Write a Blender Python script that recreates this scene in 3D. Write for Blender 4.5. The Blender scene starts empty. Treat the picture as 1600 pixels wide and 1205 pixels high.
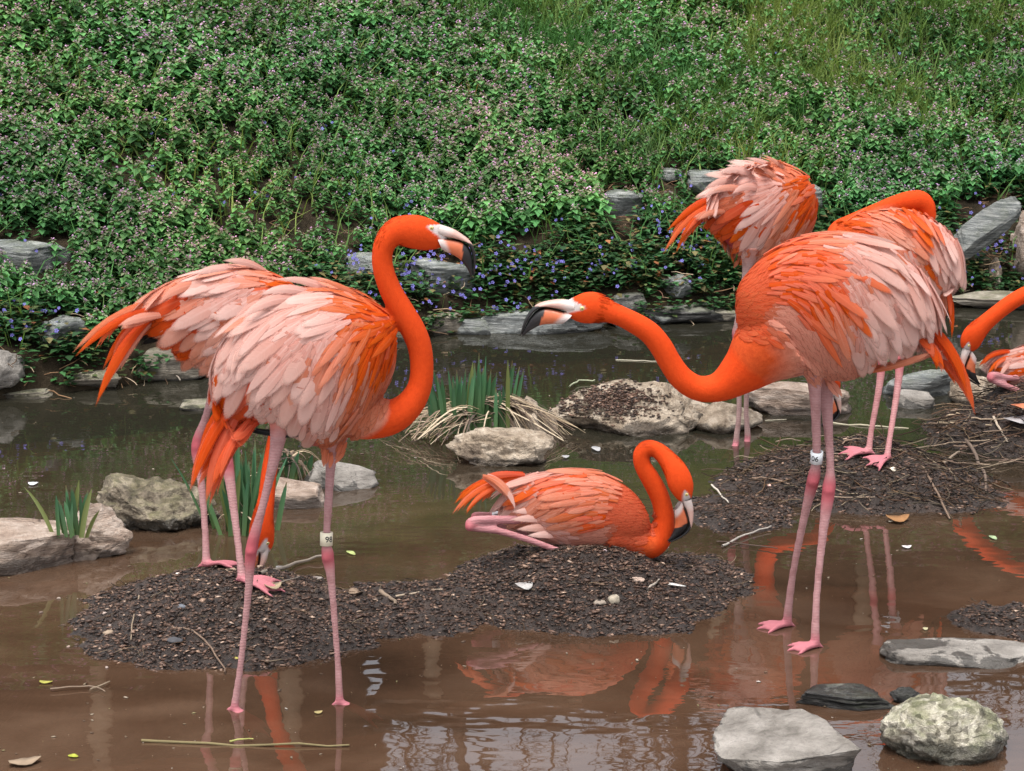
import bpy, bmesh, math, random
import numpy as np
from mathutils import Vector, Matrix, Quaternion
from mathutils.bvhtree import BVHTree
from mathutils.kdtree import KDTree

R_ = random.Random(7)
NR = np.random.default_rng(11)
SC = bpy.context.scene
COL = SC.collection
PI = math.pi

# ------------------------------------------------------------------ camera
F_PX = 3600.0          # focal length in photograph pixels (photo is 1600 x 1205)
CAM_Z = 1.95
PITCH = math.radians(12.56)
cam_data = bpy.data.cameras.new("camera")
cam = bpy.data.objects.new("camera", cam_data)
COL.objects.link(cam)
cam.location = (0, 0, CAM_Z)
cam.rotation_euler = (PI / 2 - PITCH, 0, 0)
cam_data.sensor_width = 36.0
cam_data.lens = 36.0 * F_PX / 1600.0
cam_data.clip_start = 0.1
cam_data.clip_end = 400
SC.camera = cam

# ------------------------------------------------------------------ sky, sun, exposure (overcast spring day)
SUN_EL, SUN_AZ = math.radians(74), math.radians(205)
world = bpy.data.worlds.new("World")
SC.world = world
world.use_nodes = True
wn = world.node_tree
sky = wn.nodes.new("ShaderNodeTexSky")
sky.sky_type = 'NISHITA'
sky.sun_disc = False
sky.sun_elevation = SUN_EL
sky.sun_rotation = SUN_AZ
sky.air_density = 1.0
sky.dust_density = 5.0
sky.ozone_density = 1.0
hs = wn.nodes.new("ShaderNodeHueSaturation")
hs.inputs["Saturation"].default_value = 0.30
wn.links.new(sky.outputs[0], hs.inputs["Color"])
wn.links.new(hs.outputs[0], wn.nodes["Background"].inputs[0])
wn.nodes["Background"].inputs[1].default_value = 0.15
sun_d = bpy.data.lights.new("sun", 'SUN')
sun = bpy.data.objects.new("sun", sun_d)
COL.objects.link(sun)
sun_d.energy = 1.3
sun_d.angle = math.radians(25)
sun_d.color = (1.0, 0.97, 0.92)
sun.rotation_euler = (PI / 2 - SUN_EL, 0, math.radians(-25))
SC.view_settings.view_transform = 'Standard'
SC.view_settings.look = 'None'
SC.view_settings.exposure = 1.06
SC.view_settings.gamma = 1.0
SC.view_settings.use_curve_mapping = False
SC.cycles.max_bounces = 6
SC.cycles.transparent_max_bounces = 16

# ------------------------------------------------------------------ camera geometry helpers (to measure real positions)
CP = Vector((0, 0, CAM_Z))
FW = Vector((0, math.cos(PITCH), -math.sin(PITCH)))
UP = Vector((0, math.sin(PITCH), math.cos(PITCH)))
RT = Vector((1, 0, 0))
def ray(px, py): return FW + RT * ((px - 800) / F_PX) - UP * ((py - 602.5) / F_PX)
def at_y(px, py, Y):
    d = ray(px, py); return CP + d * (Y / d.y)
def at_z(px, py, z=0.0):
    d = ray(px, py); return CP + d * ((z - CAM_Z) / d.z)
def project(P):
    v = Vector(P) - CP; d = v.dot(FW)
    return (800 + F_PX * v.x / d, 602.5 - F_PX * v.dot(UP) / d)
def project_np(P):
    V = P - np.array(CP); d = V @ np.array(FW)
    return 800 + F_PX * V[:, 0] / d, 602.5 - F_PX * (V @ np.array(UP)) / d
def ppm(Y, z=0.3): # pixels per metre at that distance
    return F_PX / (Vector((0, Y, z)) - CP).dot(FW)

# ------------------------------------------------------------------ numpy value noise
def _h(ix, iy, iz, seed):
    n = (ix.astype(np.int64) * 374761393 + iy.astype(np.int64) * 668265263 + iz.astype(np.int64) * 2147483647 + seed * 974711) & 0xFFFFFFFF
    n = ((n ^ (n >> 13)) * 1274126177) & 0xFFFFFFFF
    n = n ^ (n >> 16)
    return (n & 0xFFFF) / 65535.0 * 2 - 1
def vnoise(P, seed=0):
    P = np.asarray(P, float); i = np.floor(P).astype(np.int64); f = P - i; f = f * f * (3 - 2 * f)
    out = 0
    for a in (0, 1):
        wa = f[:, 0] if a else 1 - f[:, 0]
        for b in (0, 1):
            wb = f[:, 1] if b else 1 - f[:, 1]
            for c in (0, 1):
                wc = f[:, 2] if c else 1 - f[:, 2]
                out = out + wa * wb * wc * _h(i[:, 0] + a, i[:, 1] + b, i[:, 2] + c, seed)
    return out
def fbm(P, seed=0, oct=4, gain=.5):
    P = np.asarray(P, float); s = 0; a = 1.0
    for k in range(oct):
        s = s + a * vnoise(P * (2 ** k) + k * 17.3, seed + k); a *= gain
    return s
def n2(x, y, sc, seed=0, oct=3):
    x = np.atleast_1d(np.asarray(x, float)); y = np.atleast_1d(np.asarray(y, float))
    return fbm(np.stack([x * sc, y * sc, np.zeros_like(x) + .37], 1), seed, oct)

# ------------------------------------------------------------------ object helpers
def link(o, parent=None):
    COL.objects.link(o)
    if parent is not None: o.parent = parent
    return o
def tag(o, label=None, cat=None, group=None, kind=None):
    if label: o["label"] = label
    if cat: o["category"] = cat
    if group: o["group"] = group
    if kind: o["kind"] = kind
    return o
def empty(name, loc, label, cat, group=None):
    o = bpy.data.objects.new(name, None); o.location = loc; o.empty_display_size = .05
    link(o); return tag(o, label, cat, group)
def mesh_np(name, V, Fs, mat=None, smooth=True, cols=None, extra=None):
    """V (n,3); Fs (m,k) int array of tris or quads"""
    V = np.asarray(V, np.float32); Fs = np.asarray(Fs, np.int32)
    me = bpy.data.meshes.new(name)
    me.vertices.add(len(V)); me.vertices.foreach_set("co", V.ravel())
    k = Fs.shape[1]
    me.loops.add(Fs.size); me.loops.foreach_set("vertex_index", Fs.ravel())
    me.polygons.add(len(Fs)); me.polygons.foreach_set("loop_start", np.arange(0, Fs.size, k, dtype=np.int32))
    me.polygons.foreach_set("loop_total", np.full(len(Fs), k, np.int32))
    if smooth: me.polygons.foreach_set("use_smooth", np.ones(len(Fs), bool))
    me.update(calc_edges=True)
    if cols is not None:
        a = me.attributes.new("Col", 'FLOAT_COLOR', 'POINT')
        c = np.ones((len(V), 4), np.float32); c[:, :cols.shape[1]] = cols
        a.data.foreach_set("color", c.ravel())
    if extra:
        for nm, arr in extra.items():
            a = me.attributes.new(nm, 'FLOAT_COLOR', 'POINT')
            c = np.ones((len(V), 4), np.float32); c[:, :arr.shape[1]] = arr
            a.data.foreach_set("color", c.ravel())
    if mat: me.materials.append(mat)
    return me
def mobj(name, me, parent=None, loc=None):
    o = bpy.data.objects.new(name, me); link(o, parent)
    if loc is not None: o.location = loc
    return o

# ------------------------------------------------------------------ material helpers
class NT:
    def __init__(s, name):
        s.m = bpy.data.materials.new(name); s.m.use_nodes = True; s.t = s.m.node_tree; s.t.nodes.clear()
        s.out = s.n("ShaderNodeOutputMaterial")
    def n(s, typ, **kw):
        nd = s.t.nodes.new(typ)
        for k, v in kw.items(): setattr(nd, k, v)
        return nd
    def l(s, a, b): s.t.links.new(a, b)
    def val(s, sock, v):
        if hasattr(v, "links") or hasattr(v, "is_linked"): s.l(v, sock)
        else: sock.default_value = v
    def noise(s, vec, scale, detail=4, rough=.55, dist=0.0):
        nd = s.n("ShaderNodeTexNoise"); nd.inputs["Scale"].default_value = scale; nd.inputs["Detail"].default_value = detail
        nd.inputs["Roughness"].default_value = rough; nd.inputs["Distortion"].default_value = dist
        if vec is not None: s.l(vec, nd.inputs["Vector"])
        return nd.outputs["Fac"]
    def vor(s, vec, scale, feat='F1'):
        nd = s.n("ShaderNodeTexVoronoi", feature=feat); nd.inputs["Scale"].default_value = scale
        if vec is not None: s.l(vec, nd.inputs["Vector"])
        return nd
    def ramp(s, fac, stops):
        nd = s.n("ShaderNodeValToRGB"); el = nd.color_ramp.elements
        while len(el) > 1: el.remove(el[-1])
        el[0].position = stops[0][0]; el[0].color = (*stops[0][1], 1) if len(stops[0][1]) == 3 else stops[0][1]
        for p, c in stops[1:]:
            e = el.new(p); e.color = (*c, 1) if len(c) == 3 else c
        s.l(fac, nd.inputs[0]); return nd.outputs[0]
    def mix(s, fac, a, b, mode='MIX'):
        nd = s.n("ShaderNodeMix", data_type='RGBA', blend_type=mode)
        s.val(nd.inputs[0], fac)
        for sock, v in ((nd.inputs[6], a), (nd.inputs[7], b)):
            if isinstance(v, tuple): sock.default_value = (*v, 1) if len(v) == 3 else v
            else: s.l(v, sock)
        return nd.outputs[2]
    def math(s, op, a, b=0.0, clamp=False):
        nd = s.n("ShaderNodeMath", operation=op, use_clamp=clamp); s.val(nd.inputs[0], a); s.val(nd.inputs[1], b)
        return nd.outputs[0]
    def mapr(s, v, a, b, c=0.0, d=1.0):
        nd = s.n("ShaderNodeMapRange"); s.l(v, nd.inputs[0])
        for i, x in enumerate((a, b, c, d)): nd.inputs[i + 1].default_value = x
        return nd.outputs[0]
    def bump(s, h, strength=.4, dist=.01, normal=None):
        nd = s.n("ShaderNodeBump"); nd.inputs["Strength"].default_value = strength; nd.inputs["Distance"].default_value = dist
        s.l(h, nd.inputs["Height"])
        if normal is not None: s.l(normal, nd.inputs["Normal"])
        return nd.outputs[0]
    def pbsdf(s, color, rough=.6, normal=None, spec=.5, final=True, **kw):
        p = s.n("ShaderNodeBsdfPrincipled")
        if isinstance(color, tuple): p.inputs["Base Color"].default_value = (*color, 1)
        else: s.l(color, p.inputs["Base Color"])
        s.val(p.inputs["Roughness"], rough); p.inputs["Specular IOR Level"].default_value = spec
        for k, v in kw.items(): s.val(p.inputs[k], v)
        if normal is not None: s.l(normal, p.inputs["Normal"])
        if final: s.l(p.outputs[0], s.out.inputs[0])
        return p.outputs[0]
    def co(s, which="Object"): return s.n("ShaderNodeTexCoord").outputs[which]
    def attr(s, name, out="Color"): return s.n("ShaderNodeAttribute", attribute_name=name).outputs[out]
    def sep(s, v):
        nd = s.n("ShaderNodeSeparateXYZ"); s.l(v, nd.inputs[0]); return nd.outputs
    def scaled(s, v, sc):
        nd = s.n("ShaderNodeMapping"); nd.inputs["Scale"].default_value = sc; s.l(v, nd.inputs[0]); return nd.outputs[0]

def mat_rock(name, dark, mid, light, spec_scale=18, strata=0.0, moss=0.0, wet=0.05, grain=60, wetn=.05, cells=0.0, bumpd=.02, mosscol=(.045, .055, .015)):
    dark, mid, light = [tuple(x * .78 for x in q) for q in (dark, mid, light)]
    t = NT(name); c = t.co()
    cs = t.scaled(c, (1, 1, 1 + strata * 6)) if strata else c
    geo = t.n("ShaderNodeNewGeometry")
    n1 = t.noise(cs, spec_scale * .35, 6, .6, .3); n2_ = t.noise(cs, grain, 4, .7); n3 = t.noise(cs, spec_scale, 5, .65)
    f = t.math('ADD', t.math('MULTIPLY', n1, .55), t.math('ADD', t.math('MULTIPLY', n3, .3), t.math('MULTIPLY', n2_, .15)))
    col = t.ramp(f, [(.36, dark), (.47, mid), (.57, light), (.70, tuple(min(1, x * 1.2) for x in light))])
    v = t.vor(cs, grain * .8); col = t.mix(t.mapr(v.outputs["Distance"], .0, .25, .35, 0), col, tuple(x * .35 for x in dark))
    crack = t.vor(t.scaled(cs, (1, 1, 1)), spec_scale * .3, 'DISTANCE_TO_EDGE')
    ck = t.mapr(crack.outputs["Distance"], 0, .03, 1, 0)
    ck = t.math('MULTIPLY', ck, t.mapr(t.noise(c, 7, 3), .58, .66))
    col = t.mix(t.math('MULTIPLY', ck, .6), col, tuple(x * .4 for x in dark))
    big = t.noise(c, 5, 5, .6, .6); col = t.mix(t.mapr(big, .42, .62, 0, .55), col, t.mix(1.0, col, (.55, .53, .50), 'MULTIPLY'))
    if moss:
        up = t.sep(geo.outputs["Normal"])[2]
        mm = t.math('MULTIPLY', t.mapr(t.math('ADD', t.math('MULTIPLY', up, .35), t.noise(c, 9, 5, .7)), .74 - .25 * moss, 1.0 - .3 * moss), min(1, .4 + moss * .5))
        col = t.mix(mm, col, t.mix(n2_, mosscol, tuple(x * 2.2 for x in mosscol)))
    if cells:
        vc = t.vor(t.scaled(c, (1, 1, 1.4)), 52); bw = t.sep(vc.outputs['Color'])[0]
        col = t.mix(cells, col, t.mix(1.0, col, t.ramp(bw, [(.0, (.35, .33, .30)), (.4, (.9, .88, .84)), (1, (1.35, 1.32, 1.28))]), 'MULTIPLY'))
    # wet rim along the waterline
    z = t.sep(geo.outputs["Position"])[2]
    wz = t.mapr(t.math('ADD', z, t.math('MULTIPLY', t.math('SUBTRACT', big, .5), -wetn * 4)), wet - .025, wet - .015, 1, 0)
    col = t.mix(t.math('MULTIPLY', wz, .72), col, tuple(x * .22 for x in dark))
    rough = t.mapr(wz, 0, 1, .85, .3)
    h = t.math('ADD', t.math('MULTIPLY', n3, .7), t.math('ADD', t.math('MULTIPLY', n2_, .35), t.math('MULTIPLY', ck, -.25)))
    t.pbsdf(col, rough, t.bump(h, .9, bumpd), .35)
    return t.m
M = {}
M['rock_pale'] = mat_rock('pale_limestone', (.13, .095, .07), (.34, .265, .19), (.57, .475, .37), 26, 0, 0, .045, bumpd=.04)
M['rock_pink'] = mat_rock('pinkish_sandstone', (.17, .11, .08), (.36, .27, .21), (.54, .44, .37), 22, .5, 0, .045, bumpd=.03)
M['rock_grey'] = mat_rock('grey_slate_slab', (.13, .115, .10), (.255, .232, .205), (.37, .34, .305), 18, .3, 0, .04, 80, bumpd=.02, wetn=.14)
M['rock_slate'] = mat_rock('blue_grey_slate', (.07, .08, .08), (.22, .235, .23), (.44, .45, .43), 24, 2.2, .1, .03, bumpd=.03)
M['rock_dark'] = mat_rock('dark_wet_slate', (.03, .03, .03), (.10, .095, .09), (.26, .25, .23), 24, 1.5, .1, .07)
M['rock_moss'] = mat_rock('mossy_boulder_stone', (.05, .042, .03), (.16, .13, .095), (.34, .29, .22), 30, 0, .22, .05, 45, bumpd=.03, cells=.6, mosscol=(.05, .052, .014))
M['rock_gran'] = mat_rock('granular_quartz_stone', (.10, .095, .07), (.36, .335, .26), (.66, .62, .53), 40, 0, .45, .07, 55, bumpd=.03, cells=.85)
M['rock_ledge'] = mat_rock('brown_ledge_stone', (.07, .06, .045), (.26, .225, .175), (.44, .39, .32), 24, 2.0, .2, .03, bumpd=.03)

def mat_leafy(name, rough=.5, trans=.25, spec=.4):
    t = NT(name); c = t.attr("Col")
    p = t.pbsdf(c, rough, None, spec, False)
    tr = t.n("ShaderNodeBsdfTranslucent"); t.l(t.mix(1.0, c, (1.0, 1.0, .6), 'MULTIPLY'), tr.inputs[0])
    mx = t.n("ShaderNodeMixShader"); mx.inputs[0].default_value = trans
    t.l(p, mx.inputs[1]); t.l(tr.outputs[0], mx.inputs[2]); t.l(mx.outputs[0], t.out.inputs[0])
    return t.m
M['leafy'] = mat_leafy('soft_leaf', .7, .28, .2)
M['ivy'] = mat_leafy('glossy_leaf', .55, .15, .25)
M['blade'] = mat_leafy('blade_leaf', .42, .15, .5)
def mat_attr(name, rough=.8, spec=.3, bump=None):
    t = NT(name); nrm = None
    if bump:
        nrm = t.bump(t.noise(t.co(), bump[0], 5, .65), bump[1], bump[2])
    t.pbsdf(t.attr("Col"), rough, nrm, spec); return t.m
M['attr'] = mat_attr('natural_debris', .8, .25)
M['mulch'] = mat_attr('damp_mulch', .55, .45)
M['stick'] = mat_attr('weathered_twig', .85, .2, (160, .5, .003))

# soil of the bank
t = NT('bank_soil'); c = t.co()
col = t.ramp(t.noise(c, 6, 6, .65), [(.3, (.012, .010, .006)), (.55, (.035, .026, .016)), (.75, (.075, .055, .035))])
t.pbsdf(col, .95, t.bump(t.noise(c, 40, 5, .7), .8, .03), .1); M['soil'] = t.m
# mud of mounds
t = NT('wet_mound_mud'); c = t.co()
na, nb = t.noise(c, 55, 5, .75), t.noise(c, 7, 4)
col = t.ramp(t.math('ADD', t.math('MULTIPLY', na, .7), t.math('MULTIPLY', nb, .3)), [(.35, (.010, .0065, .005)), (.52, (.030, .019, .014)), (.70, (.08, .052, .040))])
t.pbsdf(col, t.mapr(nb, .35, .65, .35, .8), t.bump(na, 1.0, .015), .5); M['mud'] = t.m
# pond bed
t = NT('pond_bed_silt'); c = t.co()
col = t.ramp(t.noise(c, 2.2, 6, .65, .6), [(.3, (.05, .03, .018)), (.5, (.12, .07, .045)), (.7, (.20, .13, .085))])
t.pbsdf(col, .9, t.bump(t.noise(c, 20, 5), .5, .02), .1); M['bed'] = t.m
# murky water
t = NT('murky_pond_water'); c = t.co()
w1 = t.noise(t.scaled(c, (1, 1.6, 1)), 5, 2, .5); w2 = t.noise(c, 1.1, 2); w3 = t.noise(t.scaled(c, (1, 2.2, 1)), 16, 2, .5)
rip = t.math('ADD', w1, t.math('MULTIPLY', w3, t.mapr(w2, .5, .68, .02, .35)))
nrm = t.bump(rip, .022, .05)
mud = t.ramp(t.noise(t.scaled(c, (1, 1.5, 1)), 1.3, 6, .62, .8), [(.32, (.052, .030, .018)), (.5, (.094, .052, .031)), (.7, (.150, .090, .057))])
back = t.mapr(t.math('ADD', t.sep(c)[1], t.math('MULTIPLY', w2, 1.2)), 6.6, 8.4)   # less silt towards the bank, and its dark reflection put into the colour
mud = t.mix(back, mud, (.030, .028, .019))
dif = t.n("ShaderNodeBsdfDiffuse"); t.l(mud, dif.inputs[0])
tra = t.n("ShaderNodeBsdfTransparent"); tra.inputs[0].default_value = (.72, .50, .36, 1)
m1 = t.n("ShaderNodeMixShader"); m1.inputs[0].default_value = .62
t.l(tra.outputs[0], m1.inputs[1]); t.l(dif.outputs[0], m1.inputs[2])
fr = t.n("ShaderNodeFresnel"); fr.inputs[0].default_value = 2.3; t.l(nrm, fr.inputs[1])
gl = t.n("ShaderNodeBsdfGlossy"); gl.inputs["Roughness"].default_value = .015; t.l(nrm, gl.inputs["Normal"])
m2 = t.n("ShaderNodeMixShader"); t.l(fr.outputs[0], m2.inputs[0]); t.l(m1.outputs[0], m2.inputs[1]); t.l(gl.outputs[0], m2.inputs[2])
t.l(m2.outputs[0], t.out.inputs[0]); M['water'] = t.m

# ------------------------------------------------------------------ terrain
SHORE_PX = [(-700, 690), (-200, 640), (0, 622), (150, 606), (300, 585), (450, 560), (600, 534), (740, 516), (900, 508), (1050, 503), (1200, 492), (1400, 476), (1600, 466), (1900, 455), (2400, 450)]
_sp = [at_z(a, b) for a, b in SHORE_PX]
_sx = np.array([p.x for p in _sp]); _sy = np.array([p.y for p in _sp])
def shore(x): return np.interp(x, _sx, _sy)
def bank_h(x, y):
    x = np.atleast_1d(np.asarray(x, float)); y = np.atleast_1d(np.asarray(y, float))
    s = y - shore(x) + .06 * n2(x, y, 2.3, 5, 2)
    up = .09 * np.clip(s / .12, 0, 1) + .43 * np.clip(s, 0, 7.2) + .04 * np.clip(s - 7.2, 0, 100)
    up = up + .045 * n2(x, y, 1.7, 9, 3) * np.clip(s * 2, 0, 1)
    dn = np.clip(s * 1.2, -.35, 0)
    return np.where(s > 0, up, dn)
def at_bank(px, py):
    d = ray(px, py).normalized()
    ts = np.linspace(7, 24, 900); P = np.array(CP)[None] + ts[:, None] * np.array(d)[None]
    h = bank_h(P[:, 0], P[:, 1]); k = np.argmax(P[:, 2] < np.maximum(h, 0))
    if P[k, 2] >= max(h[k], 0): k = len(ts) - 1
    return Vector(P[k])
nx, ny = 220, 170
gx = np.linspace(-9, 9, nx)
gs = np.concatenate([np.linspace(-.7, 4, 120), np.linspace(4.1, 60, ny - 120)])
X = np.repeat(gx[None], ny, 0); S = np.repeat(gs[:, None], nx, 1); Yg = shore(X) + S
Z = bank_h(X.ravel(), Yg.ravel())
V = np.stack([X.ravel() * (1 + np.clip(S.ravel() - 4, 0, 60) * .12), Yg.ravel(), Z], 1)
idx = np.arange(nx * ny).reshape(ny, nx)
Q = np.stack([idx[:-1, :-1].ravel(), idx[:-1, 1:].ravel(), idx[1:, 1:].ravel(), idx[1:, :-1].ravel()], 1)
bank = mobj("bank", mesh_np("bank", V, Q, M['soil'])); tag(bank, "sloping earth bank rising behind the pond", kind='structure')

bx, by = 160, 120
X, Yg = np.meshgrid(np.linspace(-30, 30, bx), np.linspace(-25, 12.5, by))
near = np.exp(-((X / 6) ** 2))
Z = -.14 + .05 * n2(X.ravel(), Yg.ravel(), .9, 3, 4) - .4 * np.clip((Yg.ravel() - 11), 0, 1)
idx = np.arange(bx * by).reshape(by, bx)
Q = np.stack([idx[:-1, :-1].ravel(), idx[:-1, 1:].ravel(), idx[1:, 1:].ravel(), idx[1:, :-1].ravel()], 1)
bed = mobj("pond_bed", mesh_np("pond_bed", np.stack([X.ravel(), Yg.ravel(), Z], 1), Q, M['bed'])); tag(bed, "silty pond bottom under the brown water", kind='structure')
wt = mobj("water", mesh_np("water", [(-30, -25, 0), (30, -25, 0), (30, 12.4, 0), (-30, 12.4, 0)], [(0, 1, 2, 3)], M['water'], False)); tag(wt, "murky brown pond water reflecting birds and sky", kind='structure')

# ------------------------------------------------------------------ mud mounds
def smooth01(x): x = np.clip(x, 0, 1); return x * x * (3 - 2 * x)
MOUNDS = []   # (cx, cy, rx, ry, h, flat)
def mound_h(x, y, m, seed):
    cx, cy, rx, ry, h, p = m
    x = np.asarray(x, float); y = np.asarray(y, float)
    ang = np.arctan2((y - cy) / ry, (x - cx) / rx)
    r = np.sqrt(((x - cx) / rx) ** 2 + ((y - cy) / ry) ** 2)
    r = r / (1 + .12 * n2(np.cos(ang) * 1.7, np.sin(ang) * 1.7, 1, seed, 3))
    body = h * (1 - smooth01(r ** p))
    return body + .018 * n2(x, y, 9, seed + 3, 4) * np.clip(1.3 - r, 0, 1) - .04 * smooth01((r - .7) / .6)
def all_mound_h(x, y):
    hs_ = [mound_h(np.atleast_1d(x), np.atleast_1d(y), m, 40 + i) for i, m in enumerate(MOUNDS)]
    return np.max(hs_, 0)
def add_mound(px, py, wpx, ry, h, p):
    c = at_z(px, py); MOUNDS.append((c.x, c.y, wpx / ppm(c.y, 0) / 2, ry, h, p))
add_mound(362, 968, 590, .45, .135, .95)       # left
add_mound(905, 922, 520, .46, .125, 1.1)       # centre (sitting bird)
add_mound(650, 950, 330, .30, .045, 1.3)       # low bridge between them
add_mound(1350, 752, 470, .50, .13, 1.0)      # right, below the preening bird
add_mound(1650, 676, 480, .45, .24, .95)       # far right nest
add_mound(1590, 972, 250, .16, .035, 1.2)      # low mud bar at the right edge
add_mound(1050, 908, 300, .28, .05, 1.2)      # low apron right of centre mound
add_mound(1150, 800, 230, .28, .020, 1.1)      # flat debris between the centre and right mounds
mnames = [("mud_mound", "broad dark mulch mound under the left pair of flamingos", "mound"),
          ("mud_mound", "dark mulch nest mound under the sitting flamingo", "mound"),
          ("mud_bar", "low muddy bridge joining the two front mounds", "mud bar"),
          ("mud_mound", "twiggy mound under the thin legs of the preening flamingo", "mound"),
          ("nest_mound", "tall straw littered nest mound at the right edge under the cropped bird", "nest"),
          ("mud_bar", "low wet mud bar above the grey slab at right edge", "mud bar"),
          ("mud_bar", "flat wet mud apron right of the sitting bird's mound", "mud bar"),
          ("mud_bar", "thin bar of debris between the sitting bird's mound and the twiggy mound", "mud bar")]
MOUND_OBJS = []
for i, m in enumerate(MOUNDS):
    n = 110
    a, b = np.meshgrid(np.linspace(-1.5, 1.5, n), np.linspace(-1.5, 1.5, n))
    X = m[0] + a.ravel() * m[2]; Yv = m[1] + b.ravel() * m[3]
    Zv = mound_h(X, Yv, m, 40 + i) + .008 * n2(X, Yv, 45, 70 + i, 3)
    rr = np.sqrt(a.ravel() ** 2 + b.ravel() ** 2)
    Zv = Zv - .10 * smooth01((rr - 1.05) / .4)
    idx = np.arange(n * n).reshape(n, n)
    Q = np.stack([idx[:-1, :-1].ravel(), idx[:-1, 1:].ravel(), idx[1:, 1:].ravel(), idx[1:, :-1].ravel()], 1)
    Vv = np.stack([X - m[0], Yv - m[1], Zv], 1)
    o = mobj(mnames[i][0], mesh_np(mnames[i][0], Vv, Q, M['mud'])); o.location = (m[0], m[1], 0)
    tag(o, mnames[i][1], mnames[i][2], "mounds of mud in the pond"); MOUND_OBJS.append(o)
def ground_z(x, y): return max(0.0, float(all_mound_h(x, y)[0]))
def at_mound(px, py):
    d = ray(px, py).normalized()
    ts = np.linspace(4, 11, 1400); P = np.array(CP)[None] + ts[:, None] * np.array(d)[None]
    h = np.maximum(all_mound_h(P[:, 0], P[:, 1]), 0); k = int(np.argmax(P[:, 2] < h))
    return Vector(P[k])

# ------------------------------------------------------------------ rocks
def ico_np(sub):
    bm = bmesh.new(); bmesh.ops.create_icosphere(bm, subdivisions=sub, radius=1)
    V = np.array([v.co for v in bm.verts]); Fs = np.array([[v.index for v in f.verts] for f in bm.faces]); bm.free(); return V, Fs
ICO = {s: ico_np(s) for s in (1, 2, 3, 4, 5)}
def rock_shape(seed, style, sub):
    V, Fs = ICO[sub]; V = V.copy(); r = np.random.default_rng(seed)
    if style in ('slab', 'slate'):
        V = np.sign(V) * np.abs(V) ** .62
        V /= np.abs(V).max()
    k = {'slab': 9, 'slate': 10, 'boulder': 14, 'rough': 10}[style]
    for _ in range(k):
        n = r.normal(size=3)
        if style in ('slab', 'slate'): n[2] *= .25
        n /= np.linalg.norm(n); d = r.uniform(.62, .92)
        V -= np.maximum(V @ n - d, 0)[:, None] * n * .96
    if style in ('slab',):   # a sloping, nearly plane top
        n = np.array([r.uniform(-.18, .18), r.uniform(-.18, .05), 1]); n /= np.linalg.norm(n)
        V -= np.maximum(V @ n - .55, 0)[:, None] * n * .97
    dirn = V / np.linalg.norm(V, axis=1)[:, None]
    amp = {'slab': .05, 'slate': .06, 'boulder': .10, 'rough': .14}[style]
    V = V + dirn * (amp * fbm(V * 1.6, seed, 3) + amp * .6 * fbm(V * 5, seed + 5, 3) + (amp * (.75 if style in ('rough', 'boulder') else .45)) * np.abs(fbm(V * 9, seed + 9, 3)) * -1 + amp * .25 * fbm(V * 26, seed + 19, 2))[:, None]
    if style in ('slate', 'slab'):
        lay = vnoise(np.stack([V[:, 2] * (9 if style == 'slate' else 5), V[:, 0] * .7, V[:, 1] * .7], 1), seed + 3)
        V[:, :2] *= (1 + (.10 if style == 'slate' else .06) * np.round(lay * 3) / 3)[:, None]
    return V, Fs
def rock(label, x0, x1, y0, y1, dep, style, mat, seed, yaw=0.0, roll=0.0, pitch=0.0, base=None, sub=None, name="rock", group=None, bury=.35, cat="rock"):
    """a stone whose measured place is: left..right, top..waterline in the photo; depth in metres"""
    if sub is None: sub = 5 if (x1 - x0) > (140 if base is None else 1e4) else (4 if (x1 - x0) > 45 else 3)
    if base is None: g = at_z((x0 + x1) / 2, y1)
    else: g = base
    k = ppm(g.y + dep / 2, g.z); phi = math.atan2(CAM_Z - g.z, g.y)
    W = (x1 - x0) / k; H = max(.035, ((y1 - y0) / k - dep * math.sin(phi) * .6) / math.cos(phi))
    V, Fs = rock_shape(seed, style, sub)
    Rm = Matrix.Rotation(yaw, 3, 'Z') @ Matrix.Rotation(pitch, 3, 'X') @ Matrix.Rotation(roll, 3, 'Y')
    Rn = np.array(Rm)
    hz = H / (2 - bury * 2) if base is None else H / 1.4
    sx, sz = W / 2, hz
    ctr = np.array([g.x, g.y + (dep / 2 if base is None else dep * .22), g.z + H - hz])
    P0 = V
    for it in range(4):
        P = (P0 * np.array([sx, dep / 2, sz])) @ Rn.T + ctr
        vis = P[:, 2] > (g.z - .002 if base is None else g.z - .35 * H)
        ax, ay = project_np(P[vis])
        w_, c_ = ax.max() - ax.min(), (ax.max() + ax.min()) / 2
        sx *= np.clip((x1 - x0) / w_, .7, 1.4); ctr[0] += ((x0 + x1) / 2 - c_) / k
        ctr[2] += (ay.min() - y0) / k * .9
        if base is None: ctr[1] += np.clip((ay.max() - y1) / k * 2.2, -.1, .1)
    loc = Vector((ctr[0], ctr[1], g.z if base is not None else 0))
    me = mesh_np(name, (P0 * np.array([sx, dep / 2, sz])) @ Rn.T + np.array([0, 0, ctr[2] - loc.z]), Fs, M[mat])
    o = mobj(name, me, None, loc); tag(o, label, cat, group); return o
G1 = "rocks standing in the pond"; G2 = "stones of the pond bank"
rock("flat grey slab with dark wet corner in the bottom centre right", 1112, 1345, 1100, 1240, .48, 'slab', 'rock_grey', 5, .25, -.16, -.06, group=G1)
rock("rough pale granular boulder with mossy right side at bottom right", 1374, 1578, 1083, 1198, .24, 'boulder', 'rock_gran', 26, .5, .12, group=G1)
rock("small low dark wet stone between grey slab and granular boulder", 1243, 1402, 1067, 1112, .15, 'slate', 'rock_dark', 13, -.12, .04, group=G1)
rock("long flat grey slab with wet patches at right edge", 1374, 1640, 996, 1046, .22, 'slab', 'rock_grey', 34, -.05, .03, -.08, group=G1)
rock("little pebbly lump between dark stone and granular boulder", 1390, 1440, 1073, 1102, .07, 'rough', 'rock_dark', 8, group=G1)
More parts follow.
